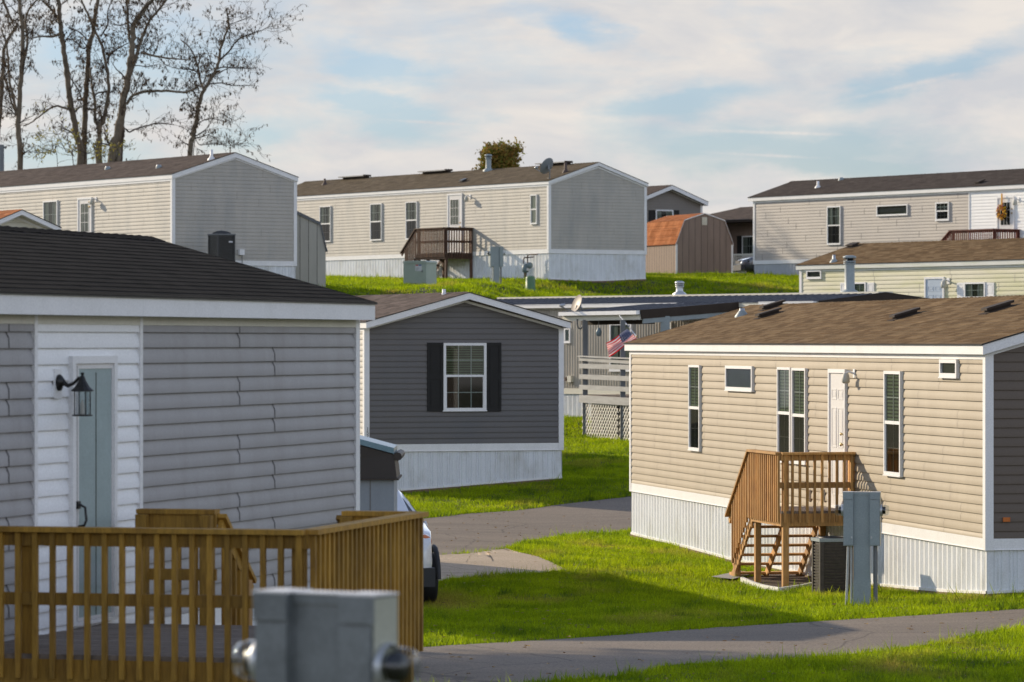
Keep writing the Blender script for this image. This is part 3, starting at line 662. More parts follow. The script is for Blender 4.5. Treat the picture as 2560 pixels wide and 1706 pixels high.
def porch(name,label,cat,H,face_s0,face_s1,p,zf,hr,mat,sp=.12,stair_n=6,riser=.16,run=.2,ground=None,post=.09,near=True,floor_mat='deckboard',group=None,stair_w=None,hand=True,rim=.18):
    """deck on face L of house H between s0 (near) and s1 (far), projecting p, steps going down from the far end"""
    s0,s1=face_s0,face_s1; base=H.wld((-p/2,(s0+s1)/2,0)); g=h1(base.x,base.y)
    root=empty(name,(base.x,base.y,g),H.a,label,cat,group)
    # local frame: x -> house x + p/2 ; y -> house y - mid ; z -> world z - g
    mid=(s0+s1)/2; fx=lambda x:x+p/2; fy=lambda y:y-mid; z=zf+H.o.z-g
    X0,X1=-p/2,p/2-.02; Y0,Y1=fy(s0),fy(s1)
    w=MB(); nb=max(2,int(round(p/.14)))
    for i in range(nb): a=X0+(X1-X0)*i/nb; w.box((a+.003,Y0,z-.035),(a+(X1-X0)/nb-.003,Y1,z),floor_mat)
    w.build('deck_floor',None,root)
    w=MB()
    for a,b in (((X0,Y0-.0),(X0+.036,Y1)),((X0+.036,Y0),(X1,Y0+.036)),((X0+.036,Y1-.036),(X1,Y1))): w.box((a[0],a[1],z-.036-rim),(b[0],b[1],z-.037),mat)
    for i in range(1,4): yy=Y0+(Y1-Y0)*i/4; w.box((X0+.036,yy-.018,z-.036-rim*.8),(X1,yy+.018,z-.0372),mat)
    w.build('rim_joist',None,root)
    for (x,y) in ((X0+.05,Y0+.05),(X0+.05,Y1-.05),(X1-.06,Y0+.05),(X1-.06,Y1-.05)):
        wp=H.wld((x-p/2,y+mid,0)); zg=h1(wp.x,wp.y)-g-.15; w=MB(); top=z+hr-.04 if x<X1-.2 or y<0 else z-.04
        w.box((x-post/2+.03,y-post/2,zg),(x+post/2+.03,y+post/2,top),mat); w.build('post',None,root)
    railing(root,(X0-.001,Y0),(X0-.001,Y1),z,hr,(-1,0),mat,sp)
    if near: railing(root,(X0,Y0-.001),(X1,Y0-.001),z,hr,(0,-1),mat,sp)
    # steps
    sw0,sw1=X0,X1-.03 if stair_w is None else X0+stair_w
    for i in range(1,stair_n+1):
        y=Y1+run*(i-1); zz=z-riser*i; w=MB(); w.box((sw0,y+.01,zz-.036),(sw1,y+run+.02,zz),mat); w.build('step',None,root)
    tot=stair_n
    for x in (sw0+.02,sw1-.02,(sw0+sw1)/2+.0):
        w=MB(); sl=.13; a=(x,Y1+.0,z-.16); b=(x,Y1+run*tot,z-.12-riser*tot-.06); w.beam(a,b,.038,.12,mat)
        for i in range(1,tot+1):
            y=Y1+run*(i-1); zz=z-riser*i-.037
            w.prism([(x-.018,y+.02,zz),(x-.018,y+run,zz),(x-.018,y+.03,zz-riser*.85)],(.036,0,0),mat)
        w.build('stringer',None,root)
    if hand:
        ye=Y1+run*(tot-1.6); ze=z-riser*(tot-1.6)
        A=Vector((X0,Y1,z+hr-.02)); B=Vector((X0,ye+.30,ze+hr-.02-riser/run*.30)); 
        w=MB(); w.beam(A+Vector((-.02,0,0)),B+Vector((-.02,0,0)),.13,.036,mat); w.build('handrail',None,root)
        w=MB(); w.beam(A-Vector((0,0,.08)),B-Vector((0,-.0,.08)),.036,.09,mat); w.build('stair_upper_rail',None,root)
        wp=H.wld((X0-p/2,ye+mid,0)); zg=h1(wp.x,wp.y)-g
        w=MB(); w.box((X0,ye-.045,zg-.15),(X0+.09,ye+.045,ze+hr-.05),mat); w.build('post',None,root)
        n=int((ye-Y1)/sp*1.15)
        for i in range(n):
            y=Y1+.06+(ye-Y1-.1)*i/max(1,n-1); zt=z-riser/run*(y-Y1); w=MB(); w.beam((X0-.037,y,zt-.12),(X0-.037,y,zt+hr-.05),.036,.036,mat,up=(1,0,0)); w.build('baluster',None,root)
    return root

# ---------------------------------------------------------------- meter pedestal
def pedestal(name,label,x,y,rz,hgt_,w=.23,mat='panelgrey',lens=True,boxh=.72,back=False,group='electric meter pedestals beside the homes'):
    g=h1(x,y); root=empty(name,(x,y,g),rz,label,'meter pedestal',group); T=hgt_; b=MB()
    b.box((-w/2,-.05,-.2),(w/2,.05,T),mat); b.box((-w/2-.004,-.056,.0),(w/2+.004,.054,.36),mat); 
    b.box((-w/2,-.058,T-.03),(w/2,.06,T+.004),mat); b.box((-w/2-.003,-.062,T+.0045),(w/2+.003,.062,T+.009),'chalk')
    for xx in (-w/2,w/2-.008): b.box((xx,-.064,.36),(xx+.008,-.05,T-.03),mat)
    b.build('post',None,root)
    for sx in (-1,1):
        b=MB(); x0=sx*(w/2+.001); x1=sx*(w/2+.135); z0=T-boxh
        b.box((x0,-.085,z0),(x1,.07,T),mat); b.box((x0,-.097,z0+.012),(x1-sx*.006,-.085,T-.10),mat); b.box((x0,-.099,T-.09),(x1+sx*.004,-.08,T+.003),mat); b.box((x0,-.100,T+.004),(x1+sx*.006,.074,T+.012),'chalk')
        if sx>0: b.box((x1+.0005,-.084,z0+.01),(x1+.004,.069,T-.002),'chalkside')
        b.box((x0+sx*.01,-.103,z0+.10),(x0+sx*.03,-.097,z0+.13),'galv')
        bo=b.build('meter_box',None,root)
        b=MB(); zc=T-.24; ax=(sx,0,0)
        b.lathe((x1,-.01,zc),[(.080,0),(.083,.02),(.077,.03)],20,'galv',ax); b.lathe((x1,-.01,zc),[(.070,.03),(.070,.08),(.062,.11),(.045,.12),(0,.122)],20,'lens',ax)
        b.lathe((x1,-.01,zc),[(.05,.03),(.05,.07),(0,.07)],16,'blackmetal',ax); b.build('meter',None,bo)
        b=MB(); r=.018
        for k,(dx,ang) in enumerate(((.03,.0),(.075,-.05)) if sx<0 else ((.07,0),)):
            xb=sx*(w/2+dx); b.tube([(xb,0,z0),(xb+ang*.6,0,-.15)],r if sx<0 else .03,8,'galv' if sx<0 else 'postdark')
        b.build('conduit',None,root)
    return root
M['lens'] = glass_mat('clear_dome', (.85,.88,.9))
M['doorglass'] = glass_mat('storm_door_glass', (.92,.95,.95))
M['doorback'] = surf('inner_door_teal', (.46,.53,.54), .5, .12, 1.2)  # pale yard reflection painted on the sheet behind the door glass
# ================================================================= HOMES
homes='mobile homes on the hillside'
# front left home with grey siding
A=House('mobile_home','greige mobile home with white door bay and charcoal shingle roof behind the amber wooden deck','mobile home',889.5,38.1,-2.30,R(-16),4.24,17,2.5,'F','R',
   dict(wall='greige',seam='seam',roof='shdark',frieze='creamtrim'),.165,.18,.02,.278,.127)
A.lap=1.22; A.joints=[[A.onwall('R',592,1000)[0],A.onwall('R',14,1000)[0]],[A.onwall('R',680,1000)[0],A.onwall('R',-90,1000)[0]]]
s0=A.onwall('R',81,1000)[0]; s1=A.onwall('R',344.5,1000)[0]
A.shell([(0,s0,'greige','seam'),(s0,s1,'white',None),(s1,A.Len,'greige','seam')],'R')
do=A.door('R',(165,890,277,1548),'glass',(184,922,267,1538),(1,1),knob='t0')
for ch in list(do.children):
    if ch.name.startswith('dark_interior'): ch.data.materials.clear(); ch.data.materials.append(M['doorback'])
    if ch.name.startswith('pane'): ch.data.materials.clear(); ch.data.materials.append(M['doorglass'])
    if ch.name.startswith(('handle','deadbolt')): bpy.data.objects.remove(ch)
f=A.fp('R'); t,z=A.onwall('R',181,1285); w=MB(); A.fbox(w,'R',t-.03,t+.03,z+.04,z+.10,.036,.06,'blackmetal')
w.tube([f(t,z+.08,.05),f(t+.02,z+.05,.10),f(t+.02,z-.05,.11),f(t,z-.09,.10),f(t,z-.10,.05)],.011,8,'blackmetal'); w.build('handle',None,do)
tm=A.onwall('R',229,1200)[0]; w=MB(); A.fbox(w,'R',tm-.006,tm+.006,-.05+.12,2.05,.037,.0395,'blackmetal'); w.build('inner_door_edge',None,do)  # thin dark vertical line set behind the glass
# lantern on the wall
t,z=A.onwall('R',137,955); w=MB(); A.fbox(w,'R',t-.075,t+.075,z-.13,z+.10,.017,.03,'trim')
w.build('lamp_mount',None,A.root)
wp=A.wld(f(t,z,.03)); ln=empty('wall_lantern',wp,A.a,'black carriage lantern with clear glass hanging beside the white glazed door','wall lantern')
w=MB(); ax=(1,0,0); w.lathe((0,0,.0),[(.0,0),(.055,0),(.06,.012),(.045,.03),(.02,.05)],16,'blackmetal',ax); w.lathe((0,0,-.02),[(.05,0),(.05,.02),(0,.03)],12,'blackmetal',ax)
w.tube([(.03,0,0),(.08,0,-.03),(.13,0,-.01),(.17,0,.03),(.20,0,.03)],[.022,.017,.013,.013,.012],8,'blackmetal'); w.build('bracket',None,ln)
w=MB(); w.lathe((.20,0,.02),[(0,.055),(.016,.05),(.01,.03),(.02,.02),(.03,-.01),(.06,-.06),(.088,-.085),(.088,-.092),(.07,-.095)],12,'blackmetal',smooth=False); w.build('hood',None,ln)
w=MB()
for k in range(8):
    a=k*math.pi/4; w.beam((.20+.066*math.cos(a),.066*math.sin(a),-.07),(.20+.066*math.cos(a),.066*math.sin(a),-.255),.007,.007,'blackmetal')
w.lathe((.20,0,-.255),[(0,-.012),(.08,-.01),(.08,.0),(.06,.004),(0,.004)],12,'blackmetal',smooth=False); w.build('cage',None,ln)
w=MB(); w.lathe((.20,0,-.25),[(.052,0),(.052,.18)],16,'lens'); w.build('glass_chimney',None,ln)
w=MB(); w.lathe((.20,0,-.25),[(0.018,0),(.018,.07),(.012,.09),(0,.12)],10,'creamblind'); w.build('candle_bulb',None,ln)

# home hidden behind the first one, casts its shade over the lawn
A2=House('mobile_home','mobile home set back behind the greige home, throwing its shade over the lawn','mobile home',-195,53.2,-2.50,R(11.1),4.4,15,2.48,'N','L',
   dict(wall='cream',roof='shumber'),.15,.1,.1,.3,.127)
A2.shell(skirt=True)

# centre home with dark gable
D=House('mobile_home','mobile home with dark slate gable, shuttered window and house number 157 on its corner','mobile home',913,85,-2.211,R(20),4.49,17,2.484,'N','L',
   dict(wall='cream',seam='creamseam',end='slate',endseam='slate',roof='shmauve'),.14,.08,.30,.272,.1183,1.6)
D.shell(ground_trim='N')
D.window('N',(1107,858,1214,1026.5),(3,2),940,'blind',.055,back='reddark',lower_glass='glass')
D.shutter('N',(1067,857,1106.5,1029)); D.shutter('N',(1214.5,857,1252,1029))
D.pipe(1110,737,.12,.04,'trim',cone=.05); 
fn=D.fp('N'); bpy.context.view_layer.update()
for i,ch in enumerate('157'):
    c=bpy.data.curves.new('house_number','FONT'); c.body=ch; c.size=.105; c.extrude=.003; c.align_x='CENTER'; c.materials.append(M['blackmetal'])
    o=bpy.data.objects.new('house_number',c); COL.objects.link(o); o.parent=D.root; tt,zz=D.onwall('N',916,1077+i*9.3); o.location=fn(.045,zz,.034); o.rotation_euler=(R(90),0,0); me_=bpy.data.meshes.new_from_object(o); o2=bpy.data.objects.new('house_number',me_); COL.objects.link(o2); o2.parent=D.root; o2.location=o.location; o2.rotation_euler=o.rotation_euler; bpy.data.objects.remove(o); o=o2; o['label']='black house number digit %s on the white corner trim'%ch

# right home, tan
E=House('mobile_home','tan mobile home with white panel door, tall narrow windows and brown shingle roof','mobile home',2467,53.7,-2.665,R(11.1),4.7,21.6,2.484,'N','L',
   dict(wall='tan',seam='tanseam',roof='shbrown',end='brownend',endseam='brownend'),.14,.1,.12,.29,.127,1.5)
E.shell(ground_trim='LN')
E.window('L',(1729,913,1756,1125),(2,2),1020,'blind',.04)
E.window('L',(1821,915,1888,976),(1,1),None,'plants',.05)
E.window('L',(1951,918.6,1983.5,1155),(2,2),1033,'blind',.04)
E.window('L',(1987.5,920.6,2021.5,1158),(2,2),1039,'blind',.04)
E.window('L',(2218.6,928,2260,1188),(2,2),1057,'blind',.045)
E.window('L',(2358,899,2401,942.5),(1,1),None,None,.05)
E.door('L',(2078.5,923,2121,1266),'panel',knob='t0')
E.light('L',2139,934,.95)
for px in (2027,2062):
    t,z=E.onwall('L',px,1238); w=MB(); E.fbox(w,'L',t-.06,t+.06,z-.09,z+.09,.016,.05,'creamtrim'); w.build('outlet_box',None,E.root)
t,z=E.onwall('N',2514,1299); w=MB(); E.fbox(w,'N',t-.05,t+.05,z-.03,z+.03,.016,.05,'amber'); w.build('outlet_cover',None,E.root)  # orange reflection on the gable painted as an amber cover
E.boxvent(1931,770); E.boxvent(1921,790); E.boxvent(2262,793); E.boxvent(2494,776); E.pipe(1855,790,.14,.05)
# metal-roofed home with porch
Fh=House('mobile_home','old corrugated beige mobile home with nearly flat dark metal roof behind the grey porch','mobile home',2048,103.9,-1.34,R(35),4.43,17.5,2.27,'N','L',
   dict(wall='corr',seam='corr',roof='metalroof',band='creamtrim',fascia='creamtrim'),.10,.08,.06,.105,.127,1.5)
def corr_shell(s):
    m=s.mats; W,L,H=s.W,s.Len,s.H; mb=MB(); g=s.zr-.05
    mb.add([(0,0,-.02),(W,0,-.02),(W,L,-.02),(0,L,-.02),(0,0,H+s.fh-.02),(W,0,H+s.fh-.02),(W,L,H+s.fh-.02),(0,L,H+s.fh-.02),(W/2,0,g),(W/2,L,g)],
           [(0,1,2,3),(0,1,5,8,4),(3,2,6,9,7),(0,3,7,4),(1,2,6,5)],'corr')
    for fc in 'LRNF':
        f=s.fp(fc); T=L if fc in 'LR' else W; t=0; k=0; pts=[(0,.004)]
        while t<T-.01:
            for dt,o in ((.07,.004),(.012,.022),(.03,.022),(.012,.004)): t+=dt; pts.append((min(t,T),o))
        vs=[]
        for t,o in pts: 
            zt=H+s.fh*.9 if fc in 'LR' else min(H+s.fh-.02+s.slope*min(t,W-t),g); vs+=[f(t,0,o),f(t,zt,o)]
        mb.add(vs,[(2*j,2*j+2,2*j+3,2*j+1) for j in range(len(pts)-1)],'corr')
    mb.build('wall',None,s.root)
    mb=MB(); oe,ork=s.oe,s.orake
    for sx in (0,1): x=-oe if sx==0 else W+oe-.022; mb.box((x,-ork,H-.03),(x+.022,L+ork,H+s.fh-.005),'creamtrim')
    for yy in (-ork-.022,L+ork):
        for sg in (0,1):
            xa,xb=(-oe,W/2) if sg==0 else (W+oe,W/2); za,zb=H+s.fh+.02,s.zr+.02
            mb.prism([(xa,yy,za-.22),(xb,yy,zb-.19),(xb,yy,zb),(xa,yy,za)],(0,.022,0),'brownmetal')
    mb.build('fascia',None,s.root)
    # metal roof panels with standing ribs
    mb=MB(); k=s.slope; z0=H+s.fh
    for sg in (0,1):
        xa,xb=(-oe-.03,W/2) if sg==0 else (W+oe+.03,W/2)
        mb.add([(xa,-ork-.03,z0),(xb,-ork-.03,s.zr),(xb,L+ork+.03,s.zr),(xa,L+ork+.03,z0)],[(0,1,2,3)],'metalroof')
        y=-ork
        while y<L+ork:
            mb.beam((xa,y,z0+.012),(xb,y,s.zr+.012),.03,.022,'metalroof'); y+=.30
    mb.build('roof',None,s.root)
    mb=MB(); mb.box((W/2-.25,-ork,s.zr-.03),(W/2+.25,L+ork,s.zr+.035),'creamtrim'); mb.build('ridge_cap',None,s.root)
    s.skirting()
corr_shell(Fh)
Fh.window('L',(1527,808,1582,928),(2,1),None,'curtain',.06,fm='gutter')
Fh.window('L',(1414,820,1429,857),(1,1),None,'full',.05)
Fh.window('L',(1664,806,1682,900),(1,1),None,'curtain',.05,fm='gutter')
for y0,y1 in ((Fh.onwall('L',1706,760)[0],17.5),(.0,Fh.onwall('L',1911,756)[0])):
    w=MB(); w.box((-Fh.oe-.12,y0,Fh.H+.01),(-Fh.oe-.001,y1,Fh.H+.10),'gutter'); w.box((-Fh.oe-.13,y0,Fh.H+.095),(-Fh.oe-.10,y1,Fh.H+.112),'gutter'); w.build('gutter',None,Fh.root)
for px,s in ((1431,.09),(1420,.05)):
    t,z=Fh.onwall('L',px,948); w=MB(); Fh.fbox(w,'L',t-s,t+s,z-.09 if s>.06 else z-.05,z+.09 if s>.06 else z+.05,.02,.12,'creamtrim' if s>.06 else 'rustpipe'); w.build('utility_box',None,Fh.root)
Fh.flue(2124,733,.98,.135,'panelblue'); Fh.flue(1699,737,.36,.10,'galv')
# mossy cream home on the right
G=House('mobile_home','cream mobile home stained with green algae, pale blue door and brown shingle roof','mobile home',2001.6,125.6,-.234,R(33.6),4.55,19,2.48,'F','L',
   dict(wall='moss',seam='creamseam',roof='shbrown',fascia='mosstrim',frieze='mosstrim'),.15,.10,.10,.295,.127,1.5)
G.lap=.66; G.shell()
G.window('L',(2019,675.7,2056,696.6),(1,1),None,None,.05)
G.window('L',(2136,706,2167.5,768),(2,1),738,'blind',.05); G.shutter('L',(2103,707,2133,768),'trim'); G.shutter('L',(2170,707,2187,768),'trim')
G.window('L',(2413.6,706,2466,778),(3,2),744,'curtain',.05); G.shutter('L',(2395,707,2412.5,778),'trim'); G.shutter('L',(2467,707,2487,778),'trim')
G.door('L',(2314,693,2363,850),'panel',m='doorblue',knob='t0')
G.light('L',2372,703,1.3)
G.boxvent(2131,617,.3,.35,.1); G.pipe(2085,655,.22,.05)
# upper right home
H=House('mobile_home','taupe mobile home with white section around a door that carries an autumn wreath','mobile home',1885,168,3.39,R(33.9),4.5,24,2.50,'F','L',
   dict(wall='taupe',seam='seam',roof='shblack',skirt='skirtgrey'),.17,.12,.25,.31,.125,1.2)
sw=H.onwall('L',2424,520)[0]
H.lap=.66; H.shell([(0,sw,'white',None),(sw,24,'taupe','seam')])
H.window('L',(2069.5,516,2103.5,611.5),(3,2),564,'curtain',.05)
H.window('L',(2193.5,512.5,2271,539),(1,1),None,'plants',.05)
H.window('L',(2341,505.5,2374.7,551.5),(3,2),528,None,.06)
H.door('L',(2494,492,2537.5,595),'glazed',(2504,507,2527,563),(3,3),knob='t0')
H.light('L',2547,500,1.3)
H.pipe(2045,469,.26,.055,'trim'); H.pipe(2103,450,.1,.07,'galv'); H.boxvent(2449,458,.35,.3,.1)
# upper left home
B=House('mobile_home','cream mobile home with weathered gable and brown roof in front of the bare trees','mobile home',431,127,2.592,R(33),4.53,21,2.58,'N','L',
   dict(wall='cream',seam='creamseam',roof='shumber'),.156,.05,.05,.32,.119,1.2)
B.lap=.66; B.shell()
B.window('L',(111,502,146.5,572),(3,2),None,'curtain',.05,split=None)
B.door('L',(197,494.5,232,590),'curtained',(205,510,224,580),(2,3),knob='t0')
B.light('L',241,499,1.1)
for px,py in ((269,424),(397,420)): B.pipe(px,py,.10,.075,'galv',cone=.1)
B.pipe(529,399,.32,.05,'trim')
t,z=B.onwall('N',601,631); w=MB(); B.fbox(w,'N',t-.09,t+.09,z-.09,z+.09,.016,.12,'trim'); w.tube([B.fp('N')(t+.03,z-.09,.06),B.fp('N')(t+.05,-1,.04)],.012,6,'postdark'); w.build('meter_base',None,B.root)
# upper centre home
C=House('mobile_home','cream mobile home with four windows, glazed door and brown stained deck on the grassy rise','mobile home',1372,150,3.465,R(33),4.45,22,2.44,'N','L',
   dict(wall='cream',seam='creamseam',roof='sholive'),.13,.06,.06,.33,.122,1.6)
C.lap=.66; C.shell(ground_trim='N')
for q in ((801.6,516,829,604.6,560),(928,509.6,956.5,600.8,554.5),(1016.7,504.8,1045,598,551)): C.window('L',q[:4],(2,2),q[4],'curtain',.035)
C.window('L',(1328.5,487,1344.5,560),(1,1),524,'full',.04,lower_grid=False,lower_glass='glass')
C.door('L',(1121,484.6,1157.5,629),'curtained',(1128.5,500,1148.5,562),(3,3),knob='t0')
C.light('L',1176,492,1.2)
def cp(px,py,h,r,mm): C.pipe(px,py,h,r,mm)
cp(812,462,.25,.05,'rustpipe'); cp(1414,431,.36,.055,'rustpipe')
C.flue(1221,427,.62,.11,'panelblue'); C.boxvent(1158,455,.25,.25,.1,'blackmetal')
for px,py in ((877,447),(1076,434.5),(1372,415)):
    p=C.onroof(px,py+4); w=MB(); x=C.W/2-.15; y=p.y; 
    w.box((x-.10,y-1.05,C.zr+.06),(x+.25,y+1.05,C.zr+.10),'woodgrey'); w.box((x-.10,y-1.07,C.zr+.04),(x+.25,y-1.0,C.zr+.12),'brownmetal'); w.box((x+.10,y-1.0,C.zr-.06),(x+.2,y+1.0,C.zr+.06),'shblack'); w.build('ridge_vent',None,C.root)
# home beyond, brown gable
I=House('mobile_home','brown gabled home behind the rust-roofed shed, white framed window under its peak','mobile home',1584,190,4.06,R(33),4.0,14,2.46,'N','L',
   dict(wall='taupedark',seam='taupedark',roof='shumber'),.19,.12,.35,.36,.127,1.6)
I.lap=.66; I.shell()
I.window('N',(1638,525,1682,575),(1,1),None,'curtain',.06); I.shutter('N',(1621,526,1637.5,577)); I.shutter('N',(1682.5,526,1697,577))
# ranch house with deep porch
J=House('porch_house','low brown house with a deep shaded porch between the shed and the taupe home','house',1738,196,3.35,R(33.5),6.0,12,2.35,'F','L',
   dict(wall='t111',seam='taupedark',roof='shumber',fascia='brownmetal',trim='brownmetal'),.1,1.4,.2,.19,.16,.5)
J.shell(frieze=False)
J.window('L',(1857,590,1893,642),(2,2),None,'curtain',.06,fm='trim'); J.shutter('L',(1844,590,1856.5,642))
for t in (0.3,4.2,8.0,11.7):
    w=MB(); w.box((-1.3,t-.09,-.6),(-1.12,t+.09,2.35),'brownmetal'); w.build('porch_post',None,J.root)
w=MB(); w.box((-1.4,0,-.25),(-.001,12,-.1),'deckboard'); w.build('porch_floor',None,J.root)
for t0,t1 in ((.4,4.1),(5.2,7.9)):
    w=MB(); w.box((-1.26,t0,.75),(-1.18,t1,.83),'creamtrim'); w.box((-1.25,t0,.02),(-1.19,t1,.08),'creamtrim')
    n=int((t1-t0)/.14)
    for i in range(n): y=t0+(t1-t0)*(i+.5)/n; w.box((-1.24,y-.02,.08),(-1.20,y+.02,.75),'creamtrim')
    w.build('porch_railing',None,J.root)
# little gabled outbuilding far left
K=House('small_outbuilding','small cream outbuilding with rust coloured roof peeking over the charcoal roof','outbuilding',-40,100,.75,R(30),1.75,5,2.0,'N','L',
   dict(wall='creamtrim',seam='creamseam',roof='shrust'),.12,.18,.35,.41,.127,2.5,)
K.shell()

# ================================================================= PORCHES
porch('wooden_porch','new pine porch with steps at the white door of the tan home','porch deck',E,E.onwall('L',2139,1200)[0],E.onwall('L',2139,1200)[0]+1.74,1.16,.11,.885,'woodlight',.115,7,.155,.2,hand=True,group='wooden porches at home doors',rim=.19)
s=C.onwall('L',1182,600)[0]
zf=C.onwall('L',1182,631)[1]
porch('wooden_porch','dark brown stained porch at the glazed door of the home on the rise','porch deck',C,s,s+2.1,1.27,-.05,.98,'woodstain',.115,5,.2,.24,group='wooden porches at home doors',rim=.2)
s=H.onwall('L',2548,580)[0]
pz=porch('wooden_porch','red stained porch under the door with the autumn wreath','porch deck',H,s,s+2.6,1.25,H.onwall('L',2548,575)[1]-.94,.96,'woodred',.12,5,.18,.24,group='wooden porches at home doors')
# deck of the first home
near=A.loc(P(789,1325,1.34*FP/(1325-HY))); far=A.loc(P(1066,1280,1.34*FP/(1280-HY)))
nw=A.wld(near); fw_=A.wld(far); dxy=Vector((fw_.x-nw.x,fw_.y-nw.y,0)); da=-math.atan2(dxy.x,dxy.y); dvx=Vector((math.cos(da),math.sin(da),0)); dx=near.x-A.W-.06; dy=dxy.length; bc=(nw+fw_)/2-dvx*(dx/2+.07); base=bc; g=h1(base.x,base.y)
dk=empty('wooden_deck',(base.x,base.y,g),da,'amber stained wooden deck with slatted railings in front of the greige home','deck')
z=-2.26-g; hr=.92; X0,X1,Y0,Y1=-dx/2+.02,dx/2,-dy/2,dy/2
def xat(px): # local deck x where the pixel column meets the back edge
    dvy=Vector((-dvx.y,dvx.x,0)); d=Vector(((px-CX)/FP,1,0)); t=(bc+dvy*dy/2).dot(dvy)/d.dot(dvy); return (d*t-bc).dot(dvx)
w=MB(); n=int((dy)/.142)
for i in range(n): y=Y0+dy*i/n; w.box((X0,y+.003,z-.035),(X1,y+dy/n-.003,z+.002*(i%3)),'deckboard')
w.build('deck_floor',None,dk)
w=MB(); w.box((X0,Y0-.0,z-.22),(X1,Y0+.038,z-.0355),'wood'); w.box((X1-.038,Y0+.038,z-.22),(X1,Y1,z-.0355),'wood'); w.box((X0,Y1-.038,z-.22),(X1-.038,Y1,z-.0355),'wood'); w.build('rim_joist',None,dk)
xa,xb,xc=xat(345),xat(541),xat(858)
for (x,y,top) in ((X1-.07,Y0+.07,1),(X0+.62,Y0+.07,1),(X0-.0+.05,Y0+.07,1),(X1-.07,Y1-.07,1),(xc+.05,Y1-.07,1),(xb-.06,Y1-.07,1),(xa+.06,Y1-.07,1),(X1-.07,0,0)):
    wp=dk.matrix_basis@Vector((x,y,0)); zg=h1(wp.x,wp.y)-g-.2; w=MB(); w.box((x-.045,y-.045,zg),(x+.045,y+.045,z+hr-.04 if top else z-.22),'wood'); w.build('post',None,dk)
railing(dk,(X0,Y0),(X1,Y0),z,hr,(0,-1),'wood',.132,.038,rim=.2,capw=.14,band=.10,midh=.40)
railing(dk,(X1,Y0),(X1,Y1),z,hr,(1,0),'wood',.118,.038,rim=.2,capw=.14,band=.10,midh=.40)
railing(dk,(xc,Y1),(X1,Y1),z,hr,(0,1),'wood',.132,.038,rim=.2,capw=.14,band=.10,midh=.40)
railing(dk,(xa,Y1),(xb,Y1),z,hr,(0,1),'wood',.14,.038,rim=.2,capw=.14,band=.12,midh=.40)
for i in range(1,7):
    w=MB(); y=Y1+.26*(i-1); w.box((xb,y,z-.19*i-.036),(xc,y+.28,z-.19*i),'deckboard'); w.build('step',None,dk)
for x in (xb+.02,xc-.02):
    w=MB(); w.beam((x,Y1,z-.2),(x,Y1+1.56,z-1.3),.038,.2,'wood'); w.build('stringer',None,dk)
    w=MB(); w.beam((x,Y1+.04,z+hr-.05),(x,Y1+.85,z+hr-.62),.10,.036,'wood'); w.beam((x,Y1+.04,z+hr-.11),(x,Y1+.85,z+hr-.70),.036,.10,'wood'); w.build('handrail',None,dk)
    w=MB(); w.box((x-.045,Y1+.66,g-g-.3),(x+.045,Y1+.75,z+hr-.60),'woodlight'); w.build('post',None,dk)
    for k in range(4): y=Y1+.14+.13*k; w=MB(); w.beam((x,y,z-.1-.19/.26*(y-Y1)),(x,y,z+hr-.12-.19/.26*(y-Y1)),.036,.036,'wood'); w.build('baluster',None,dk)

# porch of the metal-roofed home
c1=P(1452,987,107.0); c2=P(1640,999,102.3); n=Vector((.819,.574,0)); g=h1(c1.x+1,c1.y)
pr=empty('covered_porch',(c1.x,c1.y,g),0,'weathered grey porch with lattice skirt and flat metal roof','porch'); O=Vector((c1.x,c1.y,g))
L_=lambda v:Vector(v)-O
w=MB(); a,b=L_(c1),L_(c2); e1=a+n*3.0; e2=b+n*3.4; e1.z=a.z; e2.z=b.z; w.hexa([a+Vector((0,0,-.05)),b+Vector((0,0,-.05)),e2+Vector((0,0,-.05)),e1+Vector((0,0,-.05)),a,b,e2,e1],'deckboard'); w.build('porch_floor',None,pr)
w=MB(); w.beam(a+Vector((-.03,-.03,-.11)),b+Vector((-.03,-.03,-.10)),.05,.20,'woodgrey'); w.beam(a+Vector((-.02,0,-.11)),e1+Vector((0,0,-.11)),.05,.19,'woodgrey'); w.build('rim_joist',None,pr)
def pt(f_,z_): # fraction along the front, world z given at both ends by photo rows
    p=c1.lerp(c2,f_); return Vector((p.x,p.y,z_))-O
fr=lambda px: ((px-CX)/FP*c1.y-c1.x)/((c2.x-c1.x)-(px-CX)/FP*(c2.y-c1.y))
zz=lambda px,py:(HY-py)*(c1.y+(c2.y-c1.y)*fr(px))/FP
for yl,yr,hh,o in ((891,896.5,.035,0),(898,906,.09,0),(915.5,918.5,.125,0),(942,947,.125,0),(968,974,.125,0)):
    w=MB(); f0,f1=fr(1455),fr(1636); za=zz(1455,yl); zb=zz(1578,yr); zb=za+(zb-za)*(f1-f0)/(fr(1578)-f0); w.beam(pt(f0,za)+Vector((-.06,-.05,0)),pt(f1,zb)+Vector((-.06,-.05,0)),.035 if hh>.05 else .14,hh,'woodgrey'); w.build('rail_board',None,pr)
for px,top in ((1463,800),(1557,800)):
    f0=fr(px); w=MB(); p=pt(f0,0); gz=h1(p.x+O.x,p.y+O.y)-.2-g; zt=zz(px,top)-g; w.box((p.x-.06,p.y,gz),(p.x+.07,p.y+.12,zt),'postdark'); w.box((p.x-.066,p.y-.0,gz),(p.x-.0605,p.y+.12,zt),'woodgrey'); w.build('post',None,pr)  # post body painted in a shade tone, its left face in a lit tone
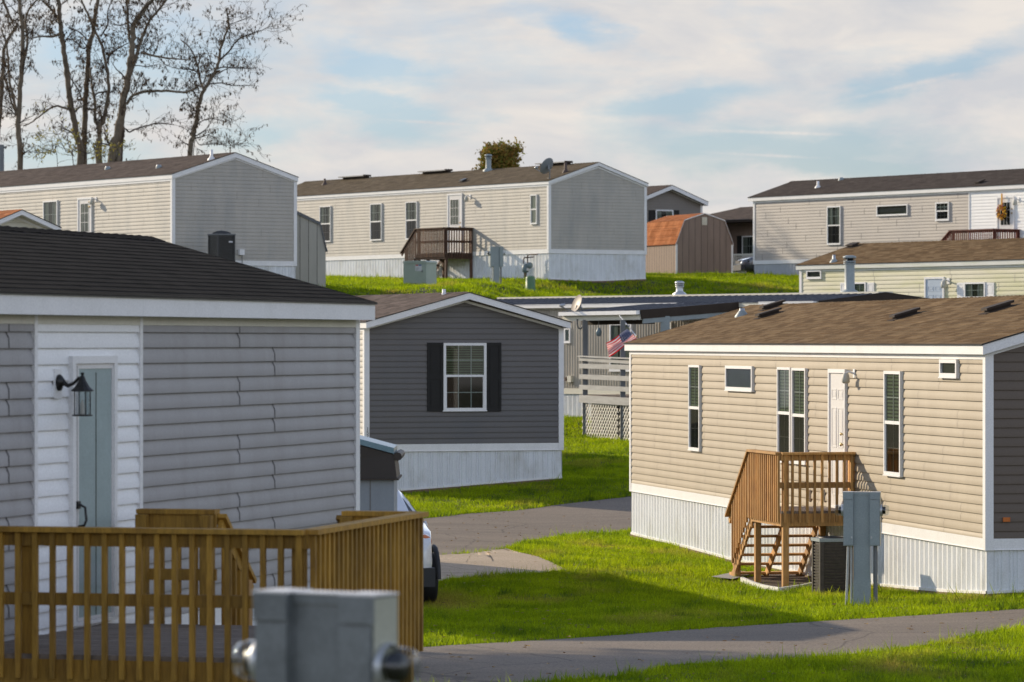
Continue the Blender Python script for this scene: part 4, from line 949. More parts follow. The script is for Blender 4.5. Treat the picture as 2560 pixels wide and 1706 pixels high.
for f0,f1 in ((fr(1456),fr(1545)),(fr(1549),fr(1634))):
    A0=pt(f0,0); A1=pt(f1,0); d=(A1-A0); d.z=0; Lh=d.length; d.normalize(); zt=zz(1500,1010)-g; w=MB(); hgt_=1.0; zb=zt-hgt_; st=.17
    nrm=Vector((d.y,-d.x,0)); 
    for sg in (1,-1):
        k=-hgt_
        while k<Lh:
            x0,x1=k,k+hgt_; t0=max(0,-x0)/hgt_; t1=min(1,(Lh-x0)/hgt_)
            if t1>t0+.02:
                za,zb_=(zb+hgt_*t0,zb+hgt_*t1) if sg==1 else (zt-hgt_*t0,zt-hgt_*t1)
                w.beam(A0*Vector((1,1,0)).length*0+Vector((A0.x,A0.y,0))+d*(x0+hgt_*t0)+nrm*(.006*sg)+Vector((0,0,za)),Vector((A0.x,A0.y,0))+d*(x0+hgt_*t1)+nrm*(.006*sg)+Vector((0,0,zb_)),.008,.036,'lattice',up=nrm.cross(d) if False else (0,0,1))
            k+=st
    w.build('lattice_panel',None,pr)
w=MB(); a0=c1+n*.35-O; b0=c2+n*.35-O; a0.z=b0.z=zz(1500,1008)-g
w.add([a0,b0,b0+Vector((0,0,-1.3)),a0+Vector((0,0,-1.3)),a0+n*2.4,a0+n*2.4+Vector((0,0,-1.3))],[(0,1,2,3),(0,4,5,3)],'blackmetal'); w.build('underside_screen',None,pr)  # dark sheet painting in the shade under the porch
# porch roof
ow=P(1405,785,107.6); 
o1=Vector((1.35,107.6,.68)); o2=Vector((3.36,104.7,.70)); i1=o1+n*3.35; i2=o2+n*3.35; i1.z=i2.z=.93
w=MB(); q=[v-O for v in (o1,o2,i2,i1)]; up=Vector((0,0,.10)); w.hexa(q+[v+up for v in q],'metalroof')
for i in range(11): a_=q[0].lerp(q[1],i/10); b_=q[3].lerp(q[2],i/10); w.beam(a_+up+Vector((0,0,.01)),b_+up+Vector((0,0,.01)),.03,.02,'metalroof')
w.beam(q[1]+Vector((.03,-.02,.0)),q[2]+Vector((.03,-.02,.0)),.03,.24,'brownmetal'); w.build('porch_roof',None,pr)
w=MB(); w.beam(q[0]+Vector((-.05,-.04,.05)),q[1]+Vector((-.05,-.04,.05)),.12,.10,'gutter'); w.build('gutter',None,pr)
w=MB(); w.beam(q[0]+Vector((.03,.02,-.07)),q[1]+Vector((.03,.02,-.07)),.05,.14,'creamtrim'); w.beam(q[1]+n*.1+Vector((0,0,-.17)),q[2]+Vector((0,0,-.17)),.06,.14,'panelblue'); w.build('fascia',None,pr)
w=MB(); w.beam(q[0]+n*.45+Vector((.2,0,-.17)),q[1]+n*.45+Vector((0,0,-.17)),.09,.16,'brownmetal'); w.build('beam',None,pr)
f3=i2.lerp(o2,.75)-O; w=MB(); w.box((f3.x-.12,f3.y-.06,0),(f3.x+.12,f3.y+.06,f3.z-.1),'panelblue'); w.build('post',None,pr)
p0=P(1443,798,107)-O; w=MB(); w.tube([p0,p0+Vector((0,0,-.14)),p0+Vector((.03,0,-.24)),p0+Vector((.09,0,-.27)),p0+Vector((.15,0,-.2)),p0+Vector((.16,0,-.02))],.022,8,'postdark'); w.build('downspout_elbow',None,pr)

# ================================================================= SHEDS
def gambrel(name,label,px,Y,zb,alpha,W,Lg,wallh,kx,kz,rz_,mw,mr,mt,vent=True,group='garden sheds'):
    X=(px-CX)*Y/FP; c,s=math.cos(alpha),math.sin(alpha); root=empty(name,(X+c*W/2-s*Lg/2,Y+s*W/2+c*Lg/2,zb),alpha,label,'shed',group)
    x=W/2; y=Lg/2; pr_=[(-x,0),(x,0),(x,wallh),(x-kx,kz),(0,rz_),(-x+kx,kz),(-x,wallh)]
    w=MB(); w.add([(a,-y,b-.3 if b==0 else b) for a,b in pr_]+[(a,y,b-.3 if b==0 else b) for a,b in pr_],[tuple(range(7)),tuple(range(13,6,-1))]+[(i,(i+1)%7,7+(i+1)%7,7+i) for i in range(7)],mw)
    w.build('wall',None,root)
    w=MB(); n=int(W/.27)
    for i in range(1,n):
        xx=-x+W*i/n; lim=kz+(rz_-kz)*(1-abs(xx)/(x-kx)) if abs(xx)<x-kx else wallh+(kz-wallh)*(x-abs(xx))/kx
        for yy in (-y-.003,y+.003): w.box((xx-.007,yy-.002,-.2),(xx+.007,yy+.002,lim-.02),mt[1])
    n=int(Lg/.27)
    for i in range(1,n):
        yy=-y+Lg*i/n
        for xx in (-x-.003,x+.003): w.box((xx-.002,yy-.007,-.2),(xx+.002,yy+.007,wallh-.01),mt[1])
    w.build('panel_groove',None,root)
    w=MB(); o=.05
    segs=[((-x-o,wallh-.05),(-x+kx-.01,kz+.01)),((-x+kx-.01,kz+.01),(0,rz_+.02)),((0,rz_+.02),(x-kx+.01,kz+.01)),((x-kx+.01,kz+.01),(x+o,wallh-.05))]
    for (a,b) in segs:
        dx_,dz=b[0]-a[0],b[1]-a[1]; Ls=math.hypot(dx_,dz); k=max(1,int(Ls/.19)); nx,nz=-dz/Ls,dx_/Ls
        for i in range(k):
            p0=(a[0]+dx_*i/k,a[1]+dz*i/k); p1=(a[0]+dx_*(i+1)/k,a[1]+dz*(i+1)/k)
            lo=.022 if (dz>0) else .008; hi=.008 if (dz>0) else .022
            w.hexa([(p0[0],-y-.04,p0[1]),(p1[0],-y-.04,p1[1]),(p1[0],y+.04,p1[1]),(p0[0],y+.04,p0[1]),(p0[0]+nx*lo,-y-.04,p0[1]+nz*lo),(p1[0]+nx*hi,-y-.04,p1[1]+nz*hi),(p1[0]+nx*hi,y+.04,p1[1]+nz*hi),(p0[0]+nx*lo,y+.04,p0[1]+nz*lo)],mr)
    w.build('roof',None,root)
    w=MB(); tw=mt[2] if len(mt)>2 else .035
    for yy in (-y-.05,y+.042):
        w=MB()
        for (a,b) in segs: w.prism([(a[0],yy,a[1]-tw),(b[0],yy,b[1]-tw),(b[0],yy,b[1]+.012),(a[0],yy,a[1]+.012)],(0,.012,0),mt[0])
        if mt[0]=='trim':
            y3=-y-.012 if yy<0 else y+.002
            for sx in (-1,1): w.box((sx*x-.04 if sx<0 else x-.05,y3,-.2),(sx*x+.05 if sx<0 else x+.04,y3+.012,wallh-.04),'trim')
        w.build('trim_board',None,root)
    if vent:
        w=MB(); zc=rz_-.33
        w.box((-.12,-y-.02,zc-.17),(.12,-y-.002,zc+.17),'creamtrim')
        for i in range(6): zz_=zc-.13+i*.052; w.beam((-.10,-y-.03,zz_),(.10,-y-.03,zz_),.02,.03,'creamtrim')
        w.build('gable_vent',None,root)
    return root
gambrel('barn_shed','brown barn shaped shed with rust shingle roof and louvred gable vent',1691,172,2.80,R(20),2.62,4.2,1.42,.37,2.42,2.72,'t111','shrust',('trim','acbrown',.03))
gambrel('barn_shed','grey beige barn shaped shed with dark roof edge beside the cream home',664,131,1.85,R(12),2.0,2.6,1.15,.20,2.05,2.42,'t111grey','postdark',('postdark','acbrown',.09),False)
# small shed tucked behind the first home
bx=P(985,1135,41.9); g=h1(bx.x,bx.y); st=empty('storage_shed',(bx.x-1.0,bx.y+.6,g),0,'blue grey storage shed with dark brown upper band and teal sloping lid','shed','garden sheds')
zr=lambda py:(HY-py)*41.9/FP-g; w=MB(); w.box((-1,-.6,-.3),(1,.6,zr(1194)),'greyshed')
for i in range(1,8): xx=-1+2*i/8; w.box((xx-.006,-.604,-.2),(xx+.006,-.6005,zr(1194)-.01),'postdark')
w.build('wall',None,st)
w=MB(); zt0=zr(1137); sl=.27
w.hexa([(-1.03,-.64,zr(1196)),(1.03,-.64,zr(1196)),(1.03,.64,zr(1196)),(-1.03,.64,zr(1196)),(-1,-.6,zt0+2*sl),(1,-.6,zt0),(1,.6,zt0),(-1,.6,zt0+2*sl)],'brownshed')
w.box((-1.05,-.655,zr(1196)-.02),(1.05,.655,zr(1196)-.001),'brownshed'); w.build('upper_wall',None,st)
w=MB(); w.hexa([(-1.02,-.62,zt0+2.04*sl),(1.0,-.62,zt0+.01),(1.0,.62,zt0+.01),(-1.02,.62,zt0+2.04*sl),(-1.02,-.62,zt0+2.04*sl+.06),(1.0,-.62,zt0+.07),(1.0,.62,zt0+.07),(-1.02,.62,zt0+2.04*sl+.06)],'shedlid'); w.build('lid',None,st)
w=MB(); w.tube([(1.04,-.62,zt0-.02),(1.04,.62,zt0-.02)],.045,8,'brownshed'); w.build('gutter',None,st)
# ================================================================= UTILITIES AND SMALL THINGS
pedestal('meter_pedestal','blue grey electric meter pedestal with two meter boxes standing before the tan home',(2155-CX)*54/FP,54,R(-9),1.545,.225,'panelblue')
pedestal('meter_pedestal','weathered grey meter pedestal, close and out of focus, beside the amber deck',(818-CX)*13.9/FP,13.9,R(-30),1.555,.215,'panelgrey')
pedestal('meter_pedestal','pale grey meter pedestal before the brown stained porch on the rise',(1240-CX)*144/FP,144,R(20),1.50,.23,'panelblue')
# condenser by the pine porch
def condenser(name,label,px,Y,w_,h_,rz,mb_,mt_,dome=False):
    x=(px-CX)*Y/FP; g=h1(x,Y); r=empty(name,(x,Y,g),rz,label,'air conditioner','air conditioner units'); b=MB(); a=w_/2
    b.box((-a+.02,-a+.02,.02),(a-.02,a-.02,h_-.05),mb_)
    for k in range(4):
        c,s=math.cos(k*math.pi/2),math.sin(k*math.pi/2)
        rot=lambda x_,y_,z_:(x_*c-y_*s,x_*s+y_*c,z_)
        n=int(h_/.05)
        for i in range(n):
            z_=.05+(h_-.12)*i/n; b.hexa([rot(*q) for q in ((-a+.03,-a+.004,z_),(a-.03,-a+.004,z_),(a-.03,-a+.03,z_+.01),(-a+.03,-a+.03,z_+.01),(-a+.03,-a+.002,z_+.022),(a-.03,-a+.002,z_+.022),(a-.03,-a+.03,z_+.03),(-a+.03,-a+.03,z_+.03))],mb_)
        b.hexa([rot(*q) for q in ((-a-.008,-a-.008,0),(-a+.05,-a-.008,0),(-a+.05,-a+.05,0),(-a-.008,-a+.05,0),(-a-.008,-a-.008,h_),(-a+.05,-a-.008,h_),(-a+.05,-a+.05,h_),(-a-.008,-a+.05,h_))],mb_)
    b.build('cabinet',None,r); b=MB(); b.box((-a-.02,-a-.02,h_-.045),(a+.02,a+.02,h_),mt_)
    if dome: b.lathe((0,0,h_),[(a*1.0,0),(a*.9,.04),(a*.5,.09),(0,.11)],20,mb_)
    else: b.lathe((0,0,h_),[(a*.85,0),(a*.85,.02),(a*.8,.02),(a*.8,.005),(0,.005)],20,'acdark')
    b.build('top_cover',None,r); return r
condenser('air_conditioner','dark louvred air conditioner condenser beside the steps of the pine porch',2078,57.3,.44,.82,R(11),'acbrown','panelblue')
ac=condenser('air_conditioner','black domed heat pump against the gable of the upper cream home',554,126.2,.62,1.30,R(33),'acdark','postdark',True)
b=MB(); b.box((.08,-.325,1.02),(.22,-.318,1.07),'label'); b.build('name_plate',None,ac)
# concrete pad, mulch bed under the pine porch
def patch(name,px,mat,lift,kind='structure',sub=10):
    pts=[GP(*p) for p in px]; n=len(pts); m=MB()
    a,b,c,d=[Vector((*p,0)) for p in pts]; vs=[]; fs=[]
    for i in range(sub+1):
        for j in range(sub+1):
            p=a.lerp(b,i/sub).lerp(d.lerp(c,i/sub),j/sub); vs.append((p.x,p.y,h1(p.x,p.y)+lift))
    for i in range(sub):
        for j in range(sub): k=i*(sub+1)+j; fs.append((k,k+1,k+sub+2,k+sub+1))
    m.add(vs,fs,mat,True); o=m.build(name); o['kind']=kind; return o
patch('mulch_bed',[(1850,1453),(1955,1482),(2052,1462),(1985,1432)],'mulch',.035)
patch('concrete_pad',[(1778,1450),(1832,1457),(1890,1441),(1852,1436)],'concrete',.05)
for k,(q0,q1) in enumerate((((1855,1457),(1950,1483)),((1950,1483),(2046,1466)))):
    a=GP(*q0); c=GP(*q1); m=MB(); n=10
    for i in range(n):
        p=Vector((a[0]+(c[0]-a[0])*i/n,a[1]+(c[1]-a[1])*i/n,0)); q=Vector((a[0]+(c[0]-a[0])*(i+1)/n,a[1]+(c[1]-a[1])*(i+1)/n,0)); p.z=h1(p.x,p.y)+.03; q.z=h1(q.x,q.y)+.03; m.beam(p,q,.05,.1,'trim')
    o=m.build('bed_edging'); tag(o,('white edging strip along the lawn side of the bark bed' if k==0 else 'short white edging strip between the porch post and the condenser'),'garden edging')
# transformer
def transformer():
    Y=138; x=(1050-CX)*Y/FP; g=h1(x,Y)-.02; r=empty('transformer_cabinet',(x,Y,g),R(-22),'sage green steel utility cabinet with warning label on the upper lawn','utility cabinet'); b=MB()
    b.hexa([(-.43,-.45,-.1),(.43,-.45,-.1),(.43,.45,-.1),(-.43,.45,-.1),(-.43,-.45,.80),(.43,-.45,.80),(.43,.45,.86),(-.43,.45,.86)],'transf'); b.build('cabinet',None,r)
    b=MB(); b.prism([(-.45,-.47,.79),(.45,-.47,.79),(.45,-.47,.84),(.40,-.47,.875),(-.40,-.47,.875),(-.45,-.47,.84)],(0,.94,0),'transf'); b.build('lid',None,r)
    b=MB(); b.box((-.43,-.462,.10),(.43,-.451,.105),'postdark'); b.box((-.02,-.47,.02),(.06,-.451,.10),'postdark'); b.box((-.438,-.452,-.1),(-.43,.45,.12),'transf'); b.build('door_seam',None,r)
    b=MB(); b.box((.02,-.4565,.52),(.26,-.451,.72),'label'); b.box((.03,-.4585,.70),(.12,-.4566,.74),'labelred'); b.box((.14,-.4585,.70),(.25,-.4566,.74),'labelblue')
    for i in range(4): b.box((.05+.02*(i%2),-.4585,.54+i*.035),(.10+.03*(i%3),-.4566,.552+i*.035),'gasmeter')
    b.build('warning_label',None,r); b=MB(); b.box((.26,-.48,.48),(.30,-.451,.54),'postdark'); b.build('padlock',None,r)
transformer()
# telecom pedestal
Y=146.6; x=(1326-CX)*Y/FP; r=empty('cable_pedestal',(x,Y,h1(x,Y)),R(8),'squat dark green cable pedestal on the upper lawn','cable pedestal'); b=MB()
b.lathe((0,0,0),[(.20,-.1),(.20,.06),(.175,.07),(.175,.44),(.16,.50),(.08,.535),(0,.54)],10,'telegreen'); b.build('housing',None,r); b=MB(); b.lathe((0,0,.08),[(.181,0),(.185,.01),(.181,.02)],10,'telegreen'); b.build('band',None,r)
# gas meter
p=C.wld((-.35,1.05,0)); g=h1(p.x,p.y); r=empty('gas_meter',(p.x,p.y,g),C.a,'blue grey gas meter on rusty pipes at the corner of the home on the rise','gas meter'); b=MB()
b.tube([(0,0,-.1),(0,0,.30)],.035,8,'rustpipe'); b.tube([(.12,.28,-.1),(.0,.10,.28)],.02,6,'rustpipe')
b.tube([(-.1,0,.62),(-.1,0,.80),(-.06,0,.86),(.1,0,.86),(.16,-.3,.88)],.024,8,'rustpipe'); b.tube([(.08,0,.62),(.08,0,.93),(.12,-.1,.97),(.18,-.55,.97)],.024,8,'rustpipe'); b.build('pipe',None,r)
b=MB(); b.lathe((-.01,0,.28),[(.04,0),(.12,.03),(.14,.12),(.14,.22),(.11,.28),(.05,.34)],14,'gasmeter'); b.box((-.05,-.16,.36),(.08,-.12,.46),'label'); b.build('meter_body',None,r)
b=MB(); b.lathe((.05,-.2,.56),[(0,-.05),(.08,-.045),(.12,-.01),(.12,.01),(.08,.045),(0,.05)],16,'gasmeter',(-.3,-1,0)); b.build('regulator',None,r)
# satellite dishes
def dish(name,label,c,face,size,mount,m1,m2,lnb=.55):
    c=Vector(c); d=Vector(face).normalized(); r=empty(name,c,0,label,'satellite dish','satellite dishes'); b=MB(); R_=size/2
    n=8; prof=[(R_*i/n,-.18*R_*2*(1-(i/n)**2)*.5-.0) for i in range(n+1)]
    b.lathe((0,0,0),prof,28,m1,d); b.lathe((0,0,0),[(r_,h-.012) for r_,h in prof],28,m2,d); b.lathe((0,0,0),[(R_,-.012),(R_+.006,-.005),(R_,.0)],28,m2,d); b.build('reflector',None,r)
    dn=(Vector((0,0,-1))-d*Vector((0,0,-1)).dot(d)).normalized(); a0=dn*R_*.95-d*.03; a1=a0+d*lnb+dn*.02
    b=MB(); b.tube([a0-dn*.2,a0,a1],.016,6,m2); b.build('arm',None,r)
    b=MB(); b.lathe(a1-d*.02,[(.02,0),(.035,.02),(.035,.10),(.02,.11)],10,'galv',-dn*.7-d*.7); b.lathe(a1-d*.02+Vector((.06,.02,0)),[(.02,0),(.035,.02),(.035,.10),(.02,.11)],10,'galv',-dn*.7-d*.7); b.build('receiver',None,r)
    b=MB(); b.box(Vector((-.05,-.05,-.06))-d*.14,Vector((.05,.05,.06))-d*.10,m2); m_=Vector(mount)-c; b.tube([-d*.12,-d*.18+Vector((0,0,-.1)),m_],.022,8,m2); b.lathe(m_,[(.07,0),(.07,.015),(0,.02)],10,m2); b.build('mast',None,r)
    return r
p=P(1366.5,415,150.2); q=C.onroof(1374,447); dish('satellite_dish','dark backed satellite dish on the roof corner of the home on the rise',p,(-.62,.55,.42),.66,C.wld(q),'dishback','dishback')
p=P(1441,759,107.2); dish('satellite_dish','tan satellite dish tilted upward on the metal porch roof',p,(-.80,-.40,.36),.50,(p.x+.12,p.y+.1,.80),'dish','dishback',.5)
# flag on the porch gutter
p0=P(1541,783,105.6); p1=P(1592,842,103.3); fl=empty('porch_flag',p0,0,'striped red and white flag drooping from a short pole on the porch gutter','flag'); b=MB(); b.tube([Vector((0,0,.03)),p1-p0],.014,8,'chrome'); b.lathe(p1-p0,[(.02,-.02),(.03,0),(.02,.02),(0,.03)],8,'brass'); b.build('flagpole',None,fl)
h0=P(1568,822,103.9)-p0; h1v=P(1592,846,103.25)-p0; f0_=P(1515.5,858,103.3)-p0; f1_=P(1523,893,103.2)-p0
b=MB(); nu,nv=40,26; vs=[]
for i in range(nu+1):
    for j in range(nv+1):
        u,v=i/nu,j/nv; a=Vector(h0).lerp(h1v,v); c=Vector(f0_).lerp(f1_,v); q=a.lerp(c,u); k=math.sin(u*math.pi)
        q+=Vector((0,-.05*math.sin(u*8+v*3)-.03*math.sin(v*9),(-.05*k*(1-v)+ .03*math.sin(v*7+u*4))*k)); vs.append(q)
for i in range(nu):
    for j in range(nv):
        st_=j//2; mm='flagblue' if (i<nu*.38 and j<nv*.54) else ('flagred' if st_%2==0 else 'flagwhite')
        if mm=='flagblue' and i%3==1 and j%3==1: mm='flagwhite'
        k=i*(nv+1)+j; b.add([vs[k],vs[k+1],vs[k+nv+2],vs[k+nv+1]],[(0,1,2,3)],mm,True)
b.build('flag_cloth',None,fl)
# hanging feeder
p=P(1497,828,106.0); r=empty('hanging_lantern',p,0,'small grey bell shaped feeder hanging under the porch roof','hanging feeder'); b=MB(); b.tube([(0,0,.3),(0,0,.06)],.005,5,'postdark'); b.build('cord',None,r)
b=MB(); b.lathe((0,0,0),[(0,.10),(.03,.08),(.075,.0),(.08,-.04),(.06,-.12),(.03,-.14),(0,-.14)],12,'gasmeter'); b.build('feeder_body',None,r)
# wreath and flower pot at the upper right door
t,z=H.onwall('L',2511,531); f=H.fp('L'); wp=H.wld(f(t,z,.10)); r=empty('autumn_wreath',wp,H.a,'orange and yellow autumn wreath hanging on the white door','wreath'); b=MB(); rr=random.Random(2)
b.tube([(0,.20*math.cos(a*.35),.20*math.sin(a*.35)) for a in range(19)],.035,6,'wreath3'); b.build('ring',None,r)
b=MB()
for i in range(260):
    a=rr.uniform(0,6.28); q=rr.uniform(.11,.30); c=Vector((-rr.uniform(.02,.10),q*math.cos(a),q*math.sin(a))); e=rr.uniform(.03,.06); m_=rr.choice(['wreath1','wreath1','wreath2','wreath2','wreath3','wreath4'] if a<2.4 else ['wreath1','wreath2','wreath2','wreath3'])
    d1=Vector((rr.uniform(-.6,.6),rr.uniform(-1,1),rr.uniform(-1,1))).normalized()*e; d2=Vector((rr.uniform(-.6,.6),rr.uniform(-1,1),rr.uniform(-1,1))).normalized()*e
    b.add([c-d1,c+d2,c+d1,c-d2],[(0,1,2,3)],m_)
b.build('blossoms',None,r); b=MB(); b.box((-.03,-.035,.2),(-.02,.035,.72),'wreath1'); b.box((-.034,.01,.2),(-.031,.05,.70),'wreath2'); b.build('ribbon',None,r)
t,z=H.onwall('L',2523,595); wp=H.wld(f(t,z,.75)); r=empty('flower_pot',(wp.x,wp.y,pz.location.z+ (H.o.z+H.onwall('L',2548,575)[1]-.94 - pz.location.z)),0,'pot of orange flowers on the red porch','flower pot'); b=MB(); b.lathe((0,0,0),[(0,0),(.13,0),(.18,.26),(.17,.27),(0,.24)],14,'t111'); b.build('pot',None,r)
b=MB()
for i in range(200):
    v=Vector((rr.gauss(0,.13),rr.gauss(0,.13),.42+rr.gauss(0,.10))); e=.05; m_=rr.choice(['plantgreen','plantgreen','wreath1','wreath3','wreath4']); b.add([v,v+Vector((e,rr.uniform(-e,e),.02)),v+Vector((rr.uniform(0,e),rr.uniform(-e,e),e))],[(0,1,2)],m_)
b.build('flowers',None,r)

# ================================================================= CARS
def car(name,label,loc,rz,L,W_,Ht,body,rack=False,suv=True,lamp='amber'):
    r=empty(name,loc,rz,label,'car','parked cars'); hl=L/2
    if suv: st=[(-hl,.42,.95,.95,.70),(-hl+.06,.30,1.02,1.02,.84),(-hl+.30,.24,1.08,Ht*.93,.90),(-hl+.55,.22,1.10,Ht*.985,.94),(0,.22,1.08,Ht,.95),(hl-2.0,.22,1.06,Ht*.975,.95),(hl-1.25,.22,1.04,1.08,.95),(hl-.6,.24,.98,1.0,.92),(hl-.12,.28,.86,.88,.84),(hl,.36,.70,.72,.70)]
    else: st=[(-hl,.42,.85,.85,.75),(-hl+.1,.28,.95,.97,.86),(-hl+.75,.22,.97,1.02,.92),(-hl+1.35,.22,.95,Ht*.97,.95),(0,.22,.93,Ht,.95),(hl-1.9,.22,.92,Ht*.95,.95),(hl-1.15,.22,.90,.95,.95),(hl-.5,.24,.82,.86,.90),(hl-.1,.28,.70,.74,.80),(hl,.38,.58,.60,.66)]
    w=MB(); vs=[]; hw=W_/2; N=12
    for x,zb,zbelt,zr_,k in st:
        a=hw*k; cab=(zr_-zbelt)>.12; ra=a*(.74 if cab else .90); zt=zr_
        ring=[(0,zb),(a*.85,zb),(a*.97,zb+.12),(a,(zb+zbelt)/2),(a*.98,zbelt),(ra+ (0 if cab else a*.06),zbelt+(zt-zbelt)*.86 if cab else zt-.01),(ra*.88,zt),(0,zt+.02)]
        for y_,z_ in ring: vs.append((x,y_,z_))
        for y_,z_ in ring[1:-1][::-1]: vs.append((x,-y_,z_))
    n=14; fs=[(i*n+k,i*n+(k+1)%n,(i+1)*n+(k+1)%n,(i+1)*n+k) for i in range(len(st)-1) for k in range(n)]; fs+= [tuple(range(n)),tuple(range((len(st)-1)*n,len(st)*n))]
    w.add(vs,fs,body,True); w.build('body',None,r)
    g=MB(); V=lambda i,k,o:Vector(vs[i*n+k])+Vector(o)
    for sg,(k0,k1) in ((1,(4,5)),(-1,(10,9))):
        for i in range(2,6):
            o=(0,.012*sg,0); e=.06; p=[V(i,k0,o),V(i+1,k0,o),V(i+1,k1,o),V(i,k1,o)]; c=sum(p,Vector())/4
            p=[c+(q-c)*.88 for q in p]; g.add(p,[(0,1,2,3)],'carglass')
    i=6; 
    for a,b_ in ((5,6),(2,1)):
        p=[V(a,5,(0,0,.0)),V(a,9,(0,0,.0)),V(b_,10,(0,0,0)),V(b_,4,(0,0,0))]; d=Vector((.02 if a==5 else -.02,0,.02)); c=sum(p,Vector())/4; g.add([c+(q-c)*.93+d for q in p],[(0,1,2,3)],'carglass')
    g.build('windows',None,r)
    for x in (-hl+.85,hl-.9):
        for sg in (-1,1):
            w=MB(); y=sg*(hw-.11); w.lathe((x,y-sg*.12,.34),[(.20,0),(.335,.0),(.345,.03),(.345,.20),(.33,.235),(.21,.235)],24,'rubber',(0,sg,0)); wo=w.build('wheel',None,r)
            w=MB(); w.lathe((x,y-sg*.12,.34),[(.21,.2),(.19,.215),(.06,.225),(0,.235)],16,'galv',(0,sg,0)); w.build('rim',None,wo)
            w=MB(); w.tube([(x+.42*math.cos(a),sg*(hw-.005),.34+.42*math.sin(a)) for a in [i_*math.pi/10 for i_ in range(11)]],.035,6,'plastic'); w.build('wheel_arch',None,r)
    for x,zc,e in ((hl-.05,.42,1),(-hl+.05,.45,-1)):
        w=MB(); w.box((x-.12,-hw*.86,zc-.15),(x+.09 if e>0 else x+.12,hw*.86,zc+.10),'plastic'); w.build('bumper',None,r)
    for sg in (-1,1):
        w=MB(); w.lathe((hl-.36,sg*hw*.74,.86 if suv else .70),[(.09,-.05),(.10,.05),(.07,.11),(0,.12)],12,lamp,(1,sg*.75,0)); w.build('headlight',None,r)
        w=MB(); w.box((-hl+.0,sg*hw*.62,.85),(-hl+.12,sg*hw*.86,1.15),'labelred'); w.build('tail_light',None,r)
        w=MB(); w.lathe((hl-1.65,sg*(hw-.02),1.02),[(.0,-.06),(.05,-.04),(.06,.02),(0,.05)],10,body,(0,sg,0)); w.build('side_mirror',None,r)
        if rack: w=MB(); w.tube([(-hl+.6,sg*hw*.60,Ht*.96),(-hl+.8,sg*hw*.62,Ht*1.03),(hl-2.2,sg*hw*.62,Ht*1.03),(hl-1.9,sg*hw*.60,Ht*.96)],.025,8,'galv'); w.build('roof_rail',None,r)
    w=MB(); w.box((hl-.01,-hw*.45,.58),(hl+.015,hw*.45,.72),'plastic'); w.build('grille',None,r)
    return r
x=-2.24; car('parked_suv','white sport utility car with roof rails parked behind the amber deck',(x,55.6,h1(x,55)-.01),R(-80),4.6,1.9,1.55,'carwhite',True)
x=12.5; car('parked_car','dark grey car nose showing between the barn shed and the taupe home',(x,181,h1(x,181)),R(190),4.6,1.8,1.45,'cargrey',False,False,'carglass')

